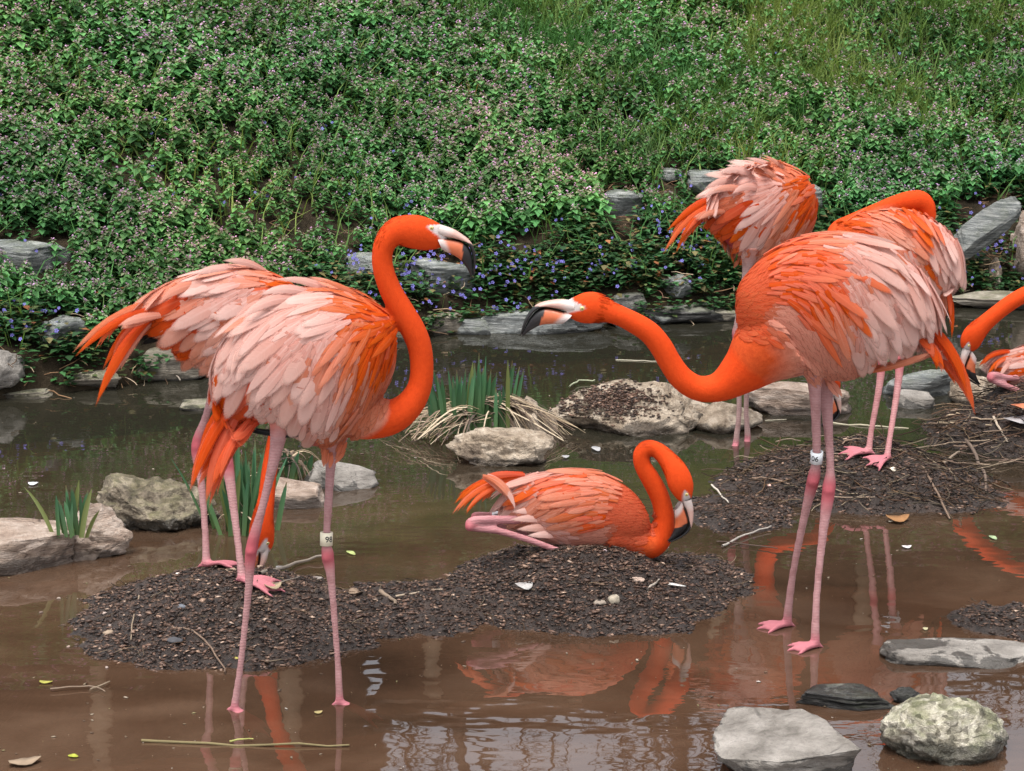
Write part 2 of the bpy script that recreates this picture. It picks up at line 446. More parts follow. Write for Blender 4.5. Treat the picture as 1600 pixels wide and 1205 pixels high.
rock("large flat pinkish slab cropped by the left edge", -130, 138, 808, 902, .36, 'slab', 'rock_pink', 41, .1, .03, -.05, group=G1)
rock("pale pinkish rock behind left slab with iris sprouting on it", 50, 208, 785, 880, .26, 'boulder', 'rock_pink', 44, .3, .1, group=G1)
rock("mossy brown boulder behind the left bird's legs", 136, 345, 738, 832, .30, 'rough', 'rock_moss', 52, .0, group=G1)
rock("pinkish flat stone behind the front left bird's legs", 392, 508, 745, 796, .22, 'slab', 'rock_pink', 57, .0, group=G1)
rock("leaning grey slate right of the pinkish flat stone", 474, 592, 719, 768, .16, 'slate', 'rock_grey', 62, -.1, .18, group=G1)
rock("chunky pale boulder in front of the big iris clump", 696, 866, 667, 730, .24, 'boulder', 'rock_pale', 66, .1, .05, group=G1)
rock("brown stone under the drooping straw of the iris clump", 786, 872, 618, 690, .22, 'boulder', 'rock_pale', 71, .2, .1, group=G1)
rock("long pale boulder with mulch on top behind the extended neck", 852, 1112, 592, 682, .42, 'boulder', 'rock_pale', 75, .05, -.02, group=G1)
rock("pale stone at the right end of the long boulder", 1078, 1192, 626, 678, .24, 'boulder', 'rock_pale', 79, .1, group=G1)
rock("flat grey and tan slab behind the front right bird's legs", 1165, 1332, 596, 650, .24, 'slab', 'rock_pink', 84, .06, .06, group=G1)
rock("striped greenish slate left of the pale boulders by right nest", 1376, 1512, 576, 620, .2, 'slate', 'rock_slate', 88, .0, -.08, group=G1)
rock("small grey stone under the striped greenish slate", 1398, 1462, 608, 640, .13, 'slab', 'rock_grey', 91, .0, group=G1)
rock("rounded pale boulder touching the right nest mound", 1480, 1568, 583, 634, .2, 'boulder', 'rock_pale', 93, .2, group=G1)
rock("pale stone under the tail of the cropped right bird", 1512, 1580, 556, 592, .16, 'boulder', 'rock_pale', 97, .0, group=G1)

BSTONES = [(1486, 1590, 310, 420)]
def brock(label, x0, x1, y0, y1, dep, style, mat, seed, by=None, **kw):
    b = at_bank((x0 + x1) / 2, y1 if by is None else by); BSTONES.append((x0, x1, y0, y1))
    return rock(label, x0, x1, y0, y1, dep, style, mat, seed, base=b, group=G2, **kw)
brock("grey streaked stone cropped by the left edge at waterline", -60, 42, 543, 612, .3, 'rough', 'rock_grey', 101)
brock("grey stone half hidden in plants above left shore", 58, 140, 492, 540, .25, 'boulder', 'rock_slate', 103)
brock("brown undercut ledge above dark water below the left bird's tail", 170, 335, 536, 588, .3, 'slate', 'rock_ledge', 107)
brock("low pale ledge at left shore beside dry stems", 78, 190, 575, 603, .2, 'slate', 'rock_ledge', 109)
brock("layered blue slate among nettles at left edge", -40, 118, 374, 420, .3, 'slate', 'rock_slate', 111, roll=.06)
brock("blue grey slate behind the tall neck", 536, 606, 394, 440, .3, 'slate', 'rock_slate', 117)
brock("slate slab with blue flowers under the black bill", 640, 742, 402, 452, .35, 'slate', 'rock_slate', 119, roll=.1)
brock("small ledge stone right of the tall neck at waterline", 640, 730, 488, 522, .2, 'slate', 'rock_ledge', 123)
brock("long pale waterline ledge behind the reaching head", 738, 958, 482, 520, .28, 'slate', 'rock_slate', 127, roll=-.03)
brock("short dark ledge just right of the reaching head", 930, 1012, 454, 492, .25, 'slate', 'rock_dark', 131, roll=-.15)
brock("wide dark layered ledge below dry grass left of thin legs", 1000, 1150, 470, 502, .28, 'slate', 'rock_dark', 133)
brock("rounded grey stone in dry grass above the dark ledge", 1030, 1084, 428, 466, .2, 'boulder', 'rock_slate', 137)
brock("blocky pale slate on the bank left of the raised tail", 938, 1006, 296, 336, .3, 'slate', 'rock_slate', 139)
brock("small slate chip above the raised tail", 1028, 1066, 262, 284, .2, 'slate', 'rock_slate', 141)
brock("blue slate block behind the ruffled back", 1068, 1150, 264, 302, .35, 'slate', 'rock_slate', 143)
brock("slate block right of the ruffled back", 1240, 1286, 286, 326, .3, 'slate', 'rock_slate', 147)
brock("long waterline ledge at the right shore", 1480, 1640, 454, 482, .3, 'slate', 'rock_ledge', 149)
brock("pale knobbly upright stone cropped by the right edge", 1574, 1640, 328, 432, .3, 'rough', 'rock_pink', 151)
brock("pale weathered chunk beside the leaning slate plank", 1538, 1568, 402, 446, .15, 'rough', 'rock_pale', 153)
brock("flat stone in shallow shore below the left ledge", 280, 350, 622, 640, .2, 'slab', 'rock_ledge', 157)
for q, (a_, b_, c_, d_, mt_, lb_) in enumerate([
    (598, 658, 506, 532, 'rock_ledge', "small dark ledge just behind the tall bird's breast"), (708, 768, 494, 521, 'rock_slate', "thin slate overlapping the left end of the long pale ledge"),
    (944, 1012, 490, 511, 'rock_dark', "thin dark slab low at the waterline below the dry grass"), (1092, 1170, 478, 501, 'rock_ledge', "brown ledge at the waterline left of the right bird's shoulder"),
    (556, 622, 520, 546, 'rock_dark', "dark low stone at the waterline behind the front left bird"), (1416, 1490, 466, 486, 'rock_ledge', "low ledge behind the preening bird's tail"),
    (-20, 86, 602, 622, 'rock_ledge', "thin low ledge under the plants at the left edge"), (330, 420, 572, 598, 'rock_dark', "dark ledge behind the left pair at the waterline"),
    (850, 930, 500, 519, 'rock_dark', "dark broken slab under the reaching bill"), (1010, 1060, 486, 506, 'rock_slate', "short grey slab ending the dark layered ledge")]):
    brock(lb_, a_, b_, c_, d_, .2, 'slate', mt_, 170 + q, roll=(-.05, .05)[q % 2])
# the leaning plank of slate at right: a slab tilted 40 degrees
b = at_bank(1500, 425)
Vs, Fs = rock_shape(163, 'slate', 5)
kk = ppm(b.y, .5); Lp = 142 / kk
Rn = np.array(Matrix.Rotation(math.radians(-41), 3, 'Y') @ Matrix.Rotation(.6, 3, 'X'))
ctr = at_y(1533, 360, b.y - .02)
o = mobj("slate_plank", mesh_np("slate_plank", (Vs * np.array([Lp / 2, .10, .035])) @ Rn.T, Fs, M['rock_slate']), None, ctr)
tag(o, "long pale green slate leaning diagonally on the right bank", "rock", G2)

# ------------------------------------------------------------------ building and bare trees above the bank (seen mirrored in the pond)
def box_np(x0, x1, y0, y1, z0, z1):
    V = np.array([(x, y, z) for z in (z0, z1) for y in (y0, y1) for x in (x0, x1)], float)
    Fq = np.array([(0, 2, 3, 1), (4, 5, 7, 6), (0, 1, 5, 4), (2, 6, 7, 3), (0, 4, 6, 2), (1, 3, 7, 5)]); return V, Fq
def join(parts):
    Vs, Fs_, o = [], [], 0
    for V, Fq in parts: Vs.append(V); Fs_.append(Fq + o); o += len(V)
    return np.concatenate(Vs), np.concatenate(Fs_)
t = NT('brown_board'); cc = t.co()
t.pbsdf(t.ramp(t.noise(t.scaled(cc, (8, 8, .6)), 3, 5), [(.3, (.025, .016, .011)), (.7, (.06, .042, .03))]), .8, None, .2); M['board'] = t.m
t = NT('tan_post'); t.pbsdf(t.ramp(t.noise(t.co(), 3, 4), [(.3, (.13, .095, .06)), (.7, (.20, .15, .10))]), .7, None, .2); M['post'] = t.m
BY = 17.6; bz = float(bank_h(0, BY)[0])
bd = empty("pavilion", (0, BY, bz - .3), "long brown timber pavilion with tan posts above the bank", "building")
def bpart(nm, boxes, mat): return mobj(nm, mesh_np(nm, *join([box_np(*b_) for b_ in boxes]), M[mat], False), bd)
bpart("wall", [(-13, -1.25, .9, 1.1, 0, 2.5), (-1.25, 3.1, .9, 1.1, 0, 1.68), (3.1, 13, .9, 1.1, 0, 1.30)], 'board')
bpart("roof", [(-13.6, -1.1, -.25, 2.4, 2.5, 2.7), (-1.1, 3.3, -.1, 2.4, 1.68, 1.80), (3.35, 13.4, -.1, 2.4, 1.30, 1.44)], 'board')
for k in range(8): bpart("post", [(-12.7 + k * 1.55, -12.55 + k * 1.55, -.1, .05, 0, 2.498)], 'post')
for k in range(4): bpart("post", [(-.7 + k * 1.15, -.58 + k * 1.15, .0, .12, 0, 1.678)], 'post')
t = NT('bare_bark'); t.pbsdf(t.ramp(t.noise(t.co(), 12, 5), [(.3, (.035, .028, .022)), (.7, (.10, .085, .07))]), .9, None, .1); M['bark'] = t.m
def tube_np(pts, rad, seg=6, closed=True):
    pts = [Vector(p) for p in pts]; n = len(pts); V = []
    ref = Vector((.31, .95, .05))
    for i, p in enumerate(pts):
        tg = (pts[min(i + 1, n - 1)] - pts[max(i - 1, 0)]).normalized()
        a = tg.cross(ref); a = a.normalized() if a.length > 1e-4 else Vector((1, 0, 0)); b_ = tg.cross(a)
        for k in range(seg):
            q = 2 * PI * k / seg; V.append(p + (a * math.cos(q) + b_ * math.sin(q)) * rad[i])
    Fq = []
    for i in range(n - 1):
        for k in range(seg):
            a0 = i * seg + k; a1 = i * seg + (k + 1) % seg
            Fq.append((a0, a1, a1 + seg, a0 + seg))
    return np.array(V), np.array(Fq)
def bare_tree(x, y, h, seed, label):
    r = random.Random(seed); z0 = float(bank_h(x, y)[0]) - .2
    root = empty("bare_tree", (x, y, z0), label, "tree", "bare trees behind the pavilion")
    trunk = tube_np([(0, 0, 0), (.05, .02, h * .3), (-.05, .05, h * .6), (.1, 0, h)], [.16, .13, .09, .03], 8)
    mobj("trunk", mesh_np("trunk", *trunk, M['bark']), root)
    br = []
    def grow(p, d, L, rad, lev):
        pts = [p]; dd = d.copy()
        for k in range(4):
            dd = (dd + Vector((r.uniform(-.28, .28), r.uniform(-.28, .28), r.uniform(-.05, .2)))).normalized(); pts.append(pts[-1] + dd * L / 4)
        br.append(tube_np(pts, [rad, rad * .8, rad * .6, rad * .45, rad * .25], 5 if lev < 2 else 4))
        if lev < 3:
            for k in range(5 if lev else 4):
                q = pts[r.choice((1, 2, 3, 4))]; s_ = Vector((r.uniform(-1, 1), r.uniform(-1, 1), r.uniform(-.1, .8))).normalized()
                grow(q, (dd + s_ * 1.1).normalized(), L * r.uniform(.45, .7), rad * .5, lev + 1)
    for k in range(6):
        zz = h * r.uniform(.18, .95); a = r.uniform(0, 2 * PI)
        grow(Vector((0, .02, zz)), Vector((math.cos(a), math.sin(a), r.uniform(.2, .8))).normalized(), h * .26, .045, 0)
    mobj("crown", mesh_np("crown", *join(br), M['bark']), root)
for i, (x, y, h) in enumerate([(-.5, 21.3, 4.6), (1.6, 20.4, 4.4), (3.6, 19.9, 4.8), (5.4, 20.8, 5.0)]):
    bare_tree(x, y, h, 300 + i, "leafless tree behind the pavilion, dark branches against the sky")

# ------------------------------------------------------------------ ground cover (stuff)
def heart_leaf(L, W, cup=.12):
    V = np.array([(0, 0, 0), (.28 * L, .46 * W, .05 * L), (L, 0, -.12 * L), (.28 * L, -.46 * W, .05 * L), (.45 * L, 0, -cup * L)])
    return V, np.array([(4, 0, 3), (4, 3, 2), (4, 2, 1), (4, 1, 0)])
def rotz(a): c, s = math.cos(a), math.sin(a); return np.array([(c, -s, 0), (s, c, 0), (0, 0, 1)])
def roty(a): c, s = math.cos(a), math.sin(a); return np.array([(c, 0, s), (0, 1, 0), (-s, 0, c)])
def nettle_proto(r):
    Vs, Fs_, Cs, o = [], [], [], 0
    def add(V, Fq, c):
        nonlocal o
        Vs.append(V); Fs_.append(Fq + o); o += len(V)
        Cs.append(np.repeat(np.array([c]), len(V), 0) * (1 + r.uniform(-.12, .12)))
    lean = np.array([r.uniform(-.15, .15), r.uniform(-.15, .15), 0])
    tiers = [(.22, .34), (.42, .36), (.60, .34), (.72, .31), (.81, .27), (.89, .22), (.95, .16), (1.0, .11)]
    a0 = r.uniform(0, PI)
    for i, (z, L) in enumerate(tiers):
        f = i / 7
        if f < .45: c = (.050, .120, .048)
        elif f < .8: c = (.076, .152, .062)
        else: c = (.125, .118, .090)
        for s in (0, 1):
            a = a0 + i * PI / 2 + s * PI + r.uniform(-.3, .3)
            L_ = L * r.uniform(.85, 1.2)
            V, Fq = heart_leaf(L_, L_ * .95)
            V = V @ roty(r.uniform(.1, .65) - .15 * (i < 3)).T
            V = V + np.array([.04, 0, 0]); V = V @ rotz(a).T + np.array([0, 0, z]) + lean * z * z
            add(V, Fq, c)
    for k in range(3):   # little pink lipped flowers
        a = r.uniform(0, 2 * PI); z = r.uniform(.86, 1.06)
        V = np.array([(0, -.025, 0), (.085, -.03, .03), (.095, .03, .05), (0, .025, 0), (.05, 0, .06)]) * r.uniform(.6, 1.05)
        V = V @ rotz(a).T + np.array([0, 0, z]) + lean
        add(V, np.array([(0, 1, 4), (1, 2, 4), (2, 3, 4)]), (.36, .17, .36) if r.random() < .5 else (.20, .10, .16))
    st = np.array([(-.012, 0, 0), (.012, 0, 0), (.01, .01, 1), (-.01, -.01, 1)]); st[2:, :2] += lean[:2]
    add(st, np.array([(0, 1, 2), (0, 2, 3)]), (.07, .07, .04))
    return np.concatenate(Vs), np.concatenate(Fs_), np.concatenate(Cs)
def scatter(name, label, protos, pos, scl, rot, tint, mat, tilt=None, pick=None, parent=None, kind='stuff', smooth=False):
    Vo, Fo, Co, off = [], [], [], 0
    n = len(pos); which = NR.integers(0, len(protos), n) if pick is None else pick
    for k, (PV, PF, PC) in enumerate(protos):
        ii = np.where(which == k)[0]
        if not len(ii): continue
        c, s = np.cos(rot[ii]), np.sin(rot[ii])
        Vx = PV[None, :, 0] * c[:, None] - PV[None, :, 1] * s[:, None]
        Vy = PV[None, :, 0] * s[:, None] + PV[None, :, 1] * c[:, None]
        Vz = np.repeat(PV[None, :, 2], len(ii), 0)
        W = np.stack([Vx, Vy, Vz], 2) * scl[ii][:, None, None]
        if tilt is not None:
            W[:, :, 0] += W[:, :, 2] * tilt[ii, 0][:, None]; W[:, :, 1] += W[:, :, 2] * tilt[ii, 1][:, None]
        W += pos[ii][:, None, :]
        Fk = PF[None] + (np.arange(len(ii)) * len(PV))[:, None, None] + off
        Ck = PC[None] * tint[ii][:, None, :]
        Vo.append(W.reshape(-1, 3)); Fo.append(Fk.reshape(-1, PF.shape[1])); Co.append(Ck.reshape(-1, 3)); off += len(ii) * len(PV)
    me = mesh_np(name, np.concatenate(Vo), np.concatenate(Fo), mat, smooth, np.clip(np.concatenate(Co), 0, 1))
    o = mobj(name, me, parent)
    if kind: o["kind"] = kind
    if label: o["label"] = label
    return o
def bank_points(n, smin, smax, xr=(-4.2, 4.2), fn=None):
    x = NR.uniform(xr[0], xr[1], n); s = smin + (smax - smin) * NR.random(n); y = shore(x) + s
    z = bank_h(x, y); P = np.stack([x, y, z], 1); px, py = project_np(P)
    if fn is not None:
        keep = NR.random(n) < fn(px, py, x, y, s); P, px, py, s = P[keep], px[keep], py[keep], s[keep]
    return P, px, py, s
def sm(a, b, x): return smooth01((x - a) / (b - a))
def ivy_zone(px, py):
    """1 where low periwinkle and ivy replace the nettles (near the shore, right of the tall neck)"""
    lim = np.interp(px, [-200, 120, 200, 380, 560, 700, 900, 1050, 1110, 1290, 1480, 1540, 1700], [530, 500, 560, 520, 392, 372, 352, 345, 330, 330, 350, 300, 290])
    return sm(-14, 22, py - lim + 12 * np.sin(px * .031) + 9 * np.sin(px * .083))
def bare_zone(px, py):
    b_ = np.zeros_like(px)
    for (cx, cy, rx, ry) in [(480, 385, 60, 26), (520, 388, 40, 20), (255, 328, 38, 14), (925, 290, 55, 28), (1010, 330, 60, 40), (1040, 410, 50, 45), (880, 165, 30, 14), (1575, 320, 40, 22), (1545, 430, 40, 40), (690, 396, 45, 18), (560, 375, 35, 14), (985, 372, 50, 22)]:
        b_ = np.maximum(b_, np.exp(-(((px - cx) / rx) ** 2 + ((py - cy) / ry) ** 2) * 1.2))
    return b_
def grass_zone(px, py):
    g = sm(760, 1200, px + (250 - py) * 1.1) * sm(360, 110, py) * .85
    g = np.maximum(g, .5 * np.exp(-(((px - 330) / 200) ** 2 + ((py - 20) / 50) ** 2)))
    g = np.maximum(g, .9 * np.exp(-(((px - 1190) / 60) ** 2 + ((py - 380) / 70) ** 2)))
    return g
rp = random.Random(5)
NET = [nettle_proto(rp) for _ in range(10)]
def stone_zone(px, py, reach):
    k = np.ones_like(px)
    for (x0, x1, y0, y1) in BSTONES:
        k = np.where((px > x0 + 2) & (px < x1 - 2) & (py > y0 + 4) & (py < y1 + reach), .06, k)
    return k
def dens_net(px, py, x, y, s):
    return stone_zone(px, py, 34) * np.clip((1 - ivy_zone(px, py)) * (1 - .9 * bare_zone(px, py)) * (1 - .8 * grass_zone(px, py)) * (.75 + .5 * n2(x, y, 1.3, 21)) + .0, 0, 1)
P, px, py, s = bank_points(28500, .06, 4.3, (-3.4, 3.6), dens_net)
tall = 1 + .28 * n2(P[:, 0], P[:, 1], 1.1, 31) 
scl = .114 * tall * NR.uniform(.75, 1.25, len(P))
hue = n2(P[:, 0], P[:, 1], .9, 33); lum = (1.5 + .5 * n2(P[:, 0], P[:, 1], 2.2, 35)) * NR.uniform(.65, 1.35, len(P))
tint = np.stack([lum * (.90 + .16 * hue), lum * 1.08, lum * (.84 - .1 * hue)], 1)
scatter("nettle_plants", "dense purple topped dead nettle covering the bank", NET, P, scl, NR.uniform(0, 6.28, len(P)), tint, M['leafy'], NR.normal(0, .12, (len(P), 2)) + np.array([0, -.16]))
P, px, py, s = bank_points(1000, 4.3, 8.5, (-7, 7))
scatter("nettle_plants", "dense dead nettle higher up the bank", NET[:3], P, .3 * NR.uniform(.8, 1.3, len(P)), NR.uniform(0, 6.28, len(P)), np.full((len(P), 3), 1.0), M['leafy'])

# grasses
def blade_proto(r, L=1.0, bend=.5, w=.03):
    Vs = []; a = r.uniform(0, 6.28)
    for k in range(3):
        u = k / 2; x = bend * u * u * L; z = L * (u - .28 * bend * u * u); ww = w * (1 - u * .92)
        Vs += [(x, -ww, z), (x, ww, z)]
    Fq = [(0, 1, 3, 2), (2, 3, 5, 4)]
    V = np.array(Vs) @ rotz(a).T
    return V, np.array(Fq), np.repeat(np.array([(1., 1., 1.)]), 6, 0)
BL = [blade_proto(rp, 1, b_, w_) for b_, w_ in ((.3, .02), (.6, .022), (.9, .025), (1.2, .022), (.5, .016), (.8, .018))]
P, px, py, s = bank_points(150000, .08, 4.3, (-3.4, 3.6), lambda px, py, x, y, s: np.clip(.05 + .85 * grass_zone(px, py) * (.25 + 1.0 * (n2(x, y, 2.0, 55) > -.05)), 0, 1) * stone_zone(px, py, 30))
yel = np.clip(.35 + .6 * n2(P[:, 0], P[:, 1], 1.6, 61) + .35 * sm(900, 1500, px) * sm(220, 20, py), 0, 1)[:, None]
base_c = np.array([(.055, .155, .040)]) * (1 - yel) + np.array([(.21, .26, .065)]) * yel
scatter("grass", "fine green and yellowish grass growing among the nettles", BL, P, NR.uniform(.13, .25, len(P)), NR.uniform(0, 6.28, len(P)), base_c * NR.uniform(.7, 1.3, (len(P), 1)), M['leafy'], NR.normal(0, .2, (len(P), 2)))

# ivy and periwinkle near the shore
def ivy_proto(r):
    Vs, Fs_, Cs, o = [], [], [], 0
    for k in range(7):
        L = r.uniform(.5, .95); V, Fq = heart_leaf(L, L * 1.0, .05)
        V = V @ roty(r.uniform(-.3, .5)).T @ rotz(r.uniform(0, 6.28)).T + np.array([r.uniform(-.7, .7), r.uniform(-.7, .7), r.uniform(.1, 1.1)])
        c = np.array([(.020, .062, .018)]) * r.uniform(.7, 1.7) if r.random() < .85 else np.array([(.10, .085, .03)])
        Vs.append(V); Fs_.append(Fq + o); Cs.append(np.repeat(c, len(V), 0)); o += len(V)
    return np.concatenate(Vs), np.concatenate(Fs_), np.concatenate(Cs)
IV = [ivy_proto(rp) for _ in range(8)]
P, px, py, s = bank_points(52000, -.02, 1.9, (-3.6, 3.6), lambda px, py, x, y, s: stone_zone(px, py, 8) * np.clip(ivy_zone(px, py) * (.95 - .75 * bare_zone(px, py)) * (.62 + .8 * n2(x, y, 2.6, 71)), 0, 1))
P[:, 2] += NR.uniform(0, .04, len(P))
lum = NR.uniform(.7, 1.5, (len(P), 1))
scatter("ivy", "low dark periwinkle and ivy leaves along the shore", IV, P, NR.uniform(.030, .052, len(P)), NR.uniform(0, 6.28, len(P)), lum * np.array([(1, 1, 1.)]), M['ivy'])
P, px, py, s = bank_points(9000, -.04, .32, (-3.6, 3.6), lambda px, py, x, y, s: stone_zone(px, py, -2) * np.clip(.75 + .8 * n2(x, y, 3.1, 77), 0, 1))
P[:, 2] = np.maximum(P[:, 2], .01) + NR.uniform(0, .06, len(P))
lum = NR.uniform(.6, 1.5, (len(P), 1))
scatter("ivy", "low leaves hanging over the lip of the bank", IV, P, NR.uniform(.028, .046, len(P)), NR.uniform(0, 6.28, len(P)), lum * np.where(NR.random((len(P), 1)) < .75, np.array([(1, 1, 1.)]), np.array([(2.2, 1.0, 1.1)])), M['ivy'])
def flower_proto():
    Vs, Fs_, o = [], [], 0
    for k in range(5):
        a = k * 2 * PI / 5
        V = np.array([(.08, 0, 0), (.6, -.33, .12), (.95, 0, .05), (.6, .33, .12)]) @ rotz(a).T
        Vs.append(V); Fs_.append(np.array([(0, 1, 2, 3)]) + o); o += 4
    V = np.concatenate(Vs) @ np.array([(1, 0, 0), (0, .5, -.86), (0, .86, .5)]).T  # faces the open side of the bank
    V[:, 1] *= 1
    return V, np.concatenate(Fs_), np.repeat(np.array([(1., 1., 1.)]), 20, 0)
FL = [flower_proto()]
def fl_d(px, py, x, y, s):
    d = np.zeros_like(px)
    for (cx, cy, rx, ry, a) in [(740, 450, 150, 42, 1), (640, 375, 60, 30, .5), (30, 520, 70, 25, .7), (1060, 395, 60, 50, .45), (700, 480, 150, 30, .6), (1540, 420, 70, 60, .4), (580, 440, 60, 40, .6), (900, 430, 110, 30, .4)]:
        d = np.maximum(d, a * np.exp(-(((px - cx) / rx) ** 2 + ((py - cy) / ry) ** 2)))
    return np.clip(d, .015, 1)
P, px, py, s = bank_points(15000, .0, 2.0, (-3.4, 3.6), fl_d)
P[:, 2] += NR.uniform(.05, .085, len(P)); P[:, 1] -= .03
tint = np.array([(.21, .19, .58)]) * NR.uniform(.75, 1.4, (len(P), 1)) * np.array([.85, .85, .85])
scatter("periwinkle_flowers", "small violet blue periwinkle flowers near the shore", FL, P, NR.uniform(.0065, .0115, len(P)), NR.normal(0, .5, len(P)), tint, M['leafy'])

# dry straw and leaf litter on the shore
def straw_proto(r, n=4):
    pts = [Vector((0, 0, 0))]; d = Vector((1, 0, .1))
    for k in range(n): d = (d + Vector((0, r.uniform(-.5, .5), r.uniform(-.4, .35)))).normalized(); pts.append(pts[-1] + d / n)
    V, Fq = tube_np(pts, [.018] * (n + 1), 3); return V, Fq, np.repeat(np.array([(1., 1., 1.)]), len(V), 0)
STW = [straw_proto(rp) for _ in range(10)]
P, px, py, s = bank_points(14000, -.03, 2.6, (-3.6, 3.6), lambda px, py, x, y, s: np.clip(.18 * ivy_zone(px, py) + .95 * bare_zone(px, py) ** .7 + .5 * np.exp(-((s) / .10) ** 2), 0, 1))
P[:, 2] += NR.uniform(0, .045, len(P))
pal = np.array([(.20, .115, .06), (.30, .21, .13), (.10, .06, .035), (.36, .28, .19), (.16, .085, .05)])
scatter("dry_litter", "dry brown straw and dead leaves on the shore", STW, P, NR.uniform(.04, .14, len(P)), NR.uniform(0, 6.28, len(P)), pal[NR.integers(0, 5, len(P))], M['attr'])

# mulch chips on the mounds
def chip_proto(r):
    V = np.array([(-.62, -.22, 0), (.6, -.2, .04), (.55, .24, 0), (-.5, .22, .06), (0, 0, .17), (.05, .02, -.15)]) * (1 + r.uniform(-.2, .2)); V += NR.normal(0, .09, V.shape)
    Fq = np.array([(0, 1, 4), (1, 2, 4), (2, 3, 4), (3, 0, 4), (1, 0, 5), (2, 1, 5), (3, 2, 5), (0, 3, 5)])
    return V, Fq, np.repeat(np.array([(1., 1., 1.)]), 6, 0)
CH = [chip_proto(rp) for _ in range(10)]
chip_pal = np.array([(.026, .016, .012), (.060, .038, .029), (.11, .072, .055), (.20, .145, .115), (.012, .008, .007), (.045, .028, .021), (.085, .052, .039), (.32, .26, .22)])
chip_pal = chip_pal * np.array([1.12, .98, .86])
chip_p = np.array([.20, .21, .14, .045, .14, .15, .105, .01])
for i, (m, o) in enumerate(zip(MOUNDS, MOUND_OBJS)):
    n = [16000, 16000, 5000, 10500, 8000, 2400, 5500, 3500][i]
    a = NR.uniform(0, 2 * PI, n); r = np.sqrt(NR.random(n)) * 1.02
    x = m[0] + np.cos(a) * r * m[2]; y = m[1] + np.sin(a) * r * m[3]
    z = mound_h(x, y, m, 40 + i) + .008 * n2(x, y, 45, 70 + i, 3); top = all_mound_h(x, y)
    k = (z > -.006) & (z > top - .02) & (NR.random(n) < np.clip(.62 + z * 10 + .5 * n2(x, y, 7, 90, 2), 0, 1)); x, y, z = x[k], y[k], z[k]
    P = np.stack([x - m[0], y - m[1], z + .001], 1)
    scatter("mulch_chips", None, CH, P, .0055 + .0125 * NR.random(len(P)) ** 2, NR.uniform(0, 6.28, len(P)), chip_pal[NR.choice(8, len(P), p=chip_p)] * NR.uniform(.8, 1.35, (len(P), 1)), M['mulch'], NR.normal(0, .5, (len(P), 2)), parent=o)
    ns = [420, 380, 120, 1100, 1300, 60, 260, 300][i]
    a = NR.uniform(0, 2 * PI, ns); r = np.sqrt(NR.random(ns)) * .95
    x = m[0] + np.cos(a) * r * m[2]; y = m[1] + np.sin(a) * r * m[3]; z = mound_h(x, y, m, 40 + i); k = z > .004; x, y, z = x[k], y[k], z[k]
    if len(x):
        scatter("straw_bits", None, STW, np.stack([x - m[0], y - m[1], z + .008], 1), NR.uniform(.03, .13, len(x)) * (1.0 if i in (3, 4) else .5), NR.uniform(0, 6.28, len(x)), pal[NR.integers(0, 5, len(x))] * NR.uniform(.08, .75, (len(x), 1)) ** 1.6, M['attr'], parent=o)
# mulch lying on the long pale boulder
bo = [o for o in bpy.data.objects if o.get("label", "").startswith("long pale boulder")][0]
bv = BVHTree.FromPolygons([v.co.copy() for v in bo.data.vertices], [p.vertices[:] for p in bo.data.polygons])
pts = []
for _ in range(2200):
    gx_, gy_ = R_.gauss(950, 38), R_.gauss(628, 13)
    o_ = CP - bo.location; hit = bv.ray_cast(o_, ray(gx_, gy_))
    if hit[0] and hit[1].z > .35: pts.append(hit[0])
pts = np.array([tuple(p) for p in pts])
scatter("mulch_chips", None, CH, pts + np.array([0, 0, .003]), NR.uniform(.006, .017, len(pts)), NR.uniform(0, 6.28, len(pts)), chip_pal[NR.choice(8, len(pts), p=chip_p)] * 1.3, M['mulch'], NR.normal(0, .4, (len(pts), 2)), parent=bo)

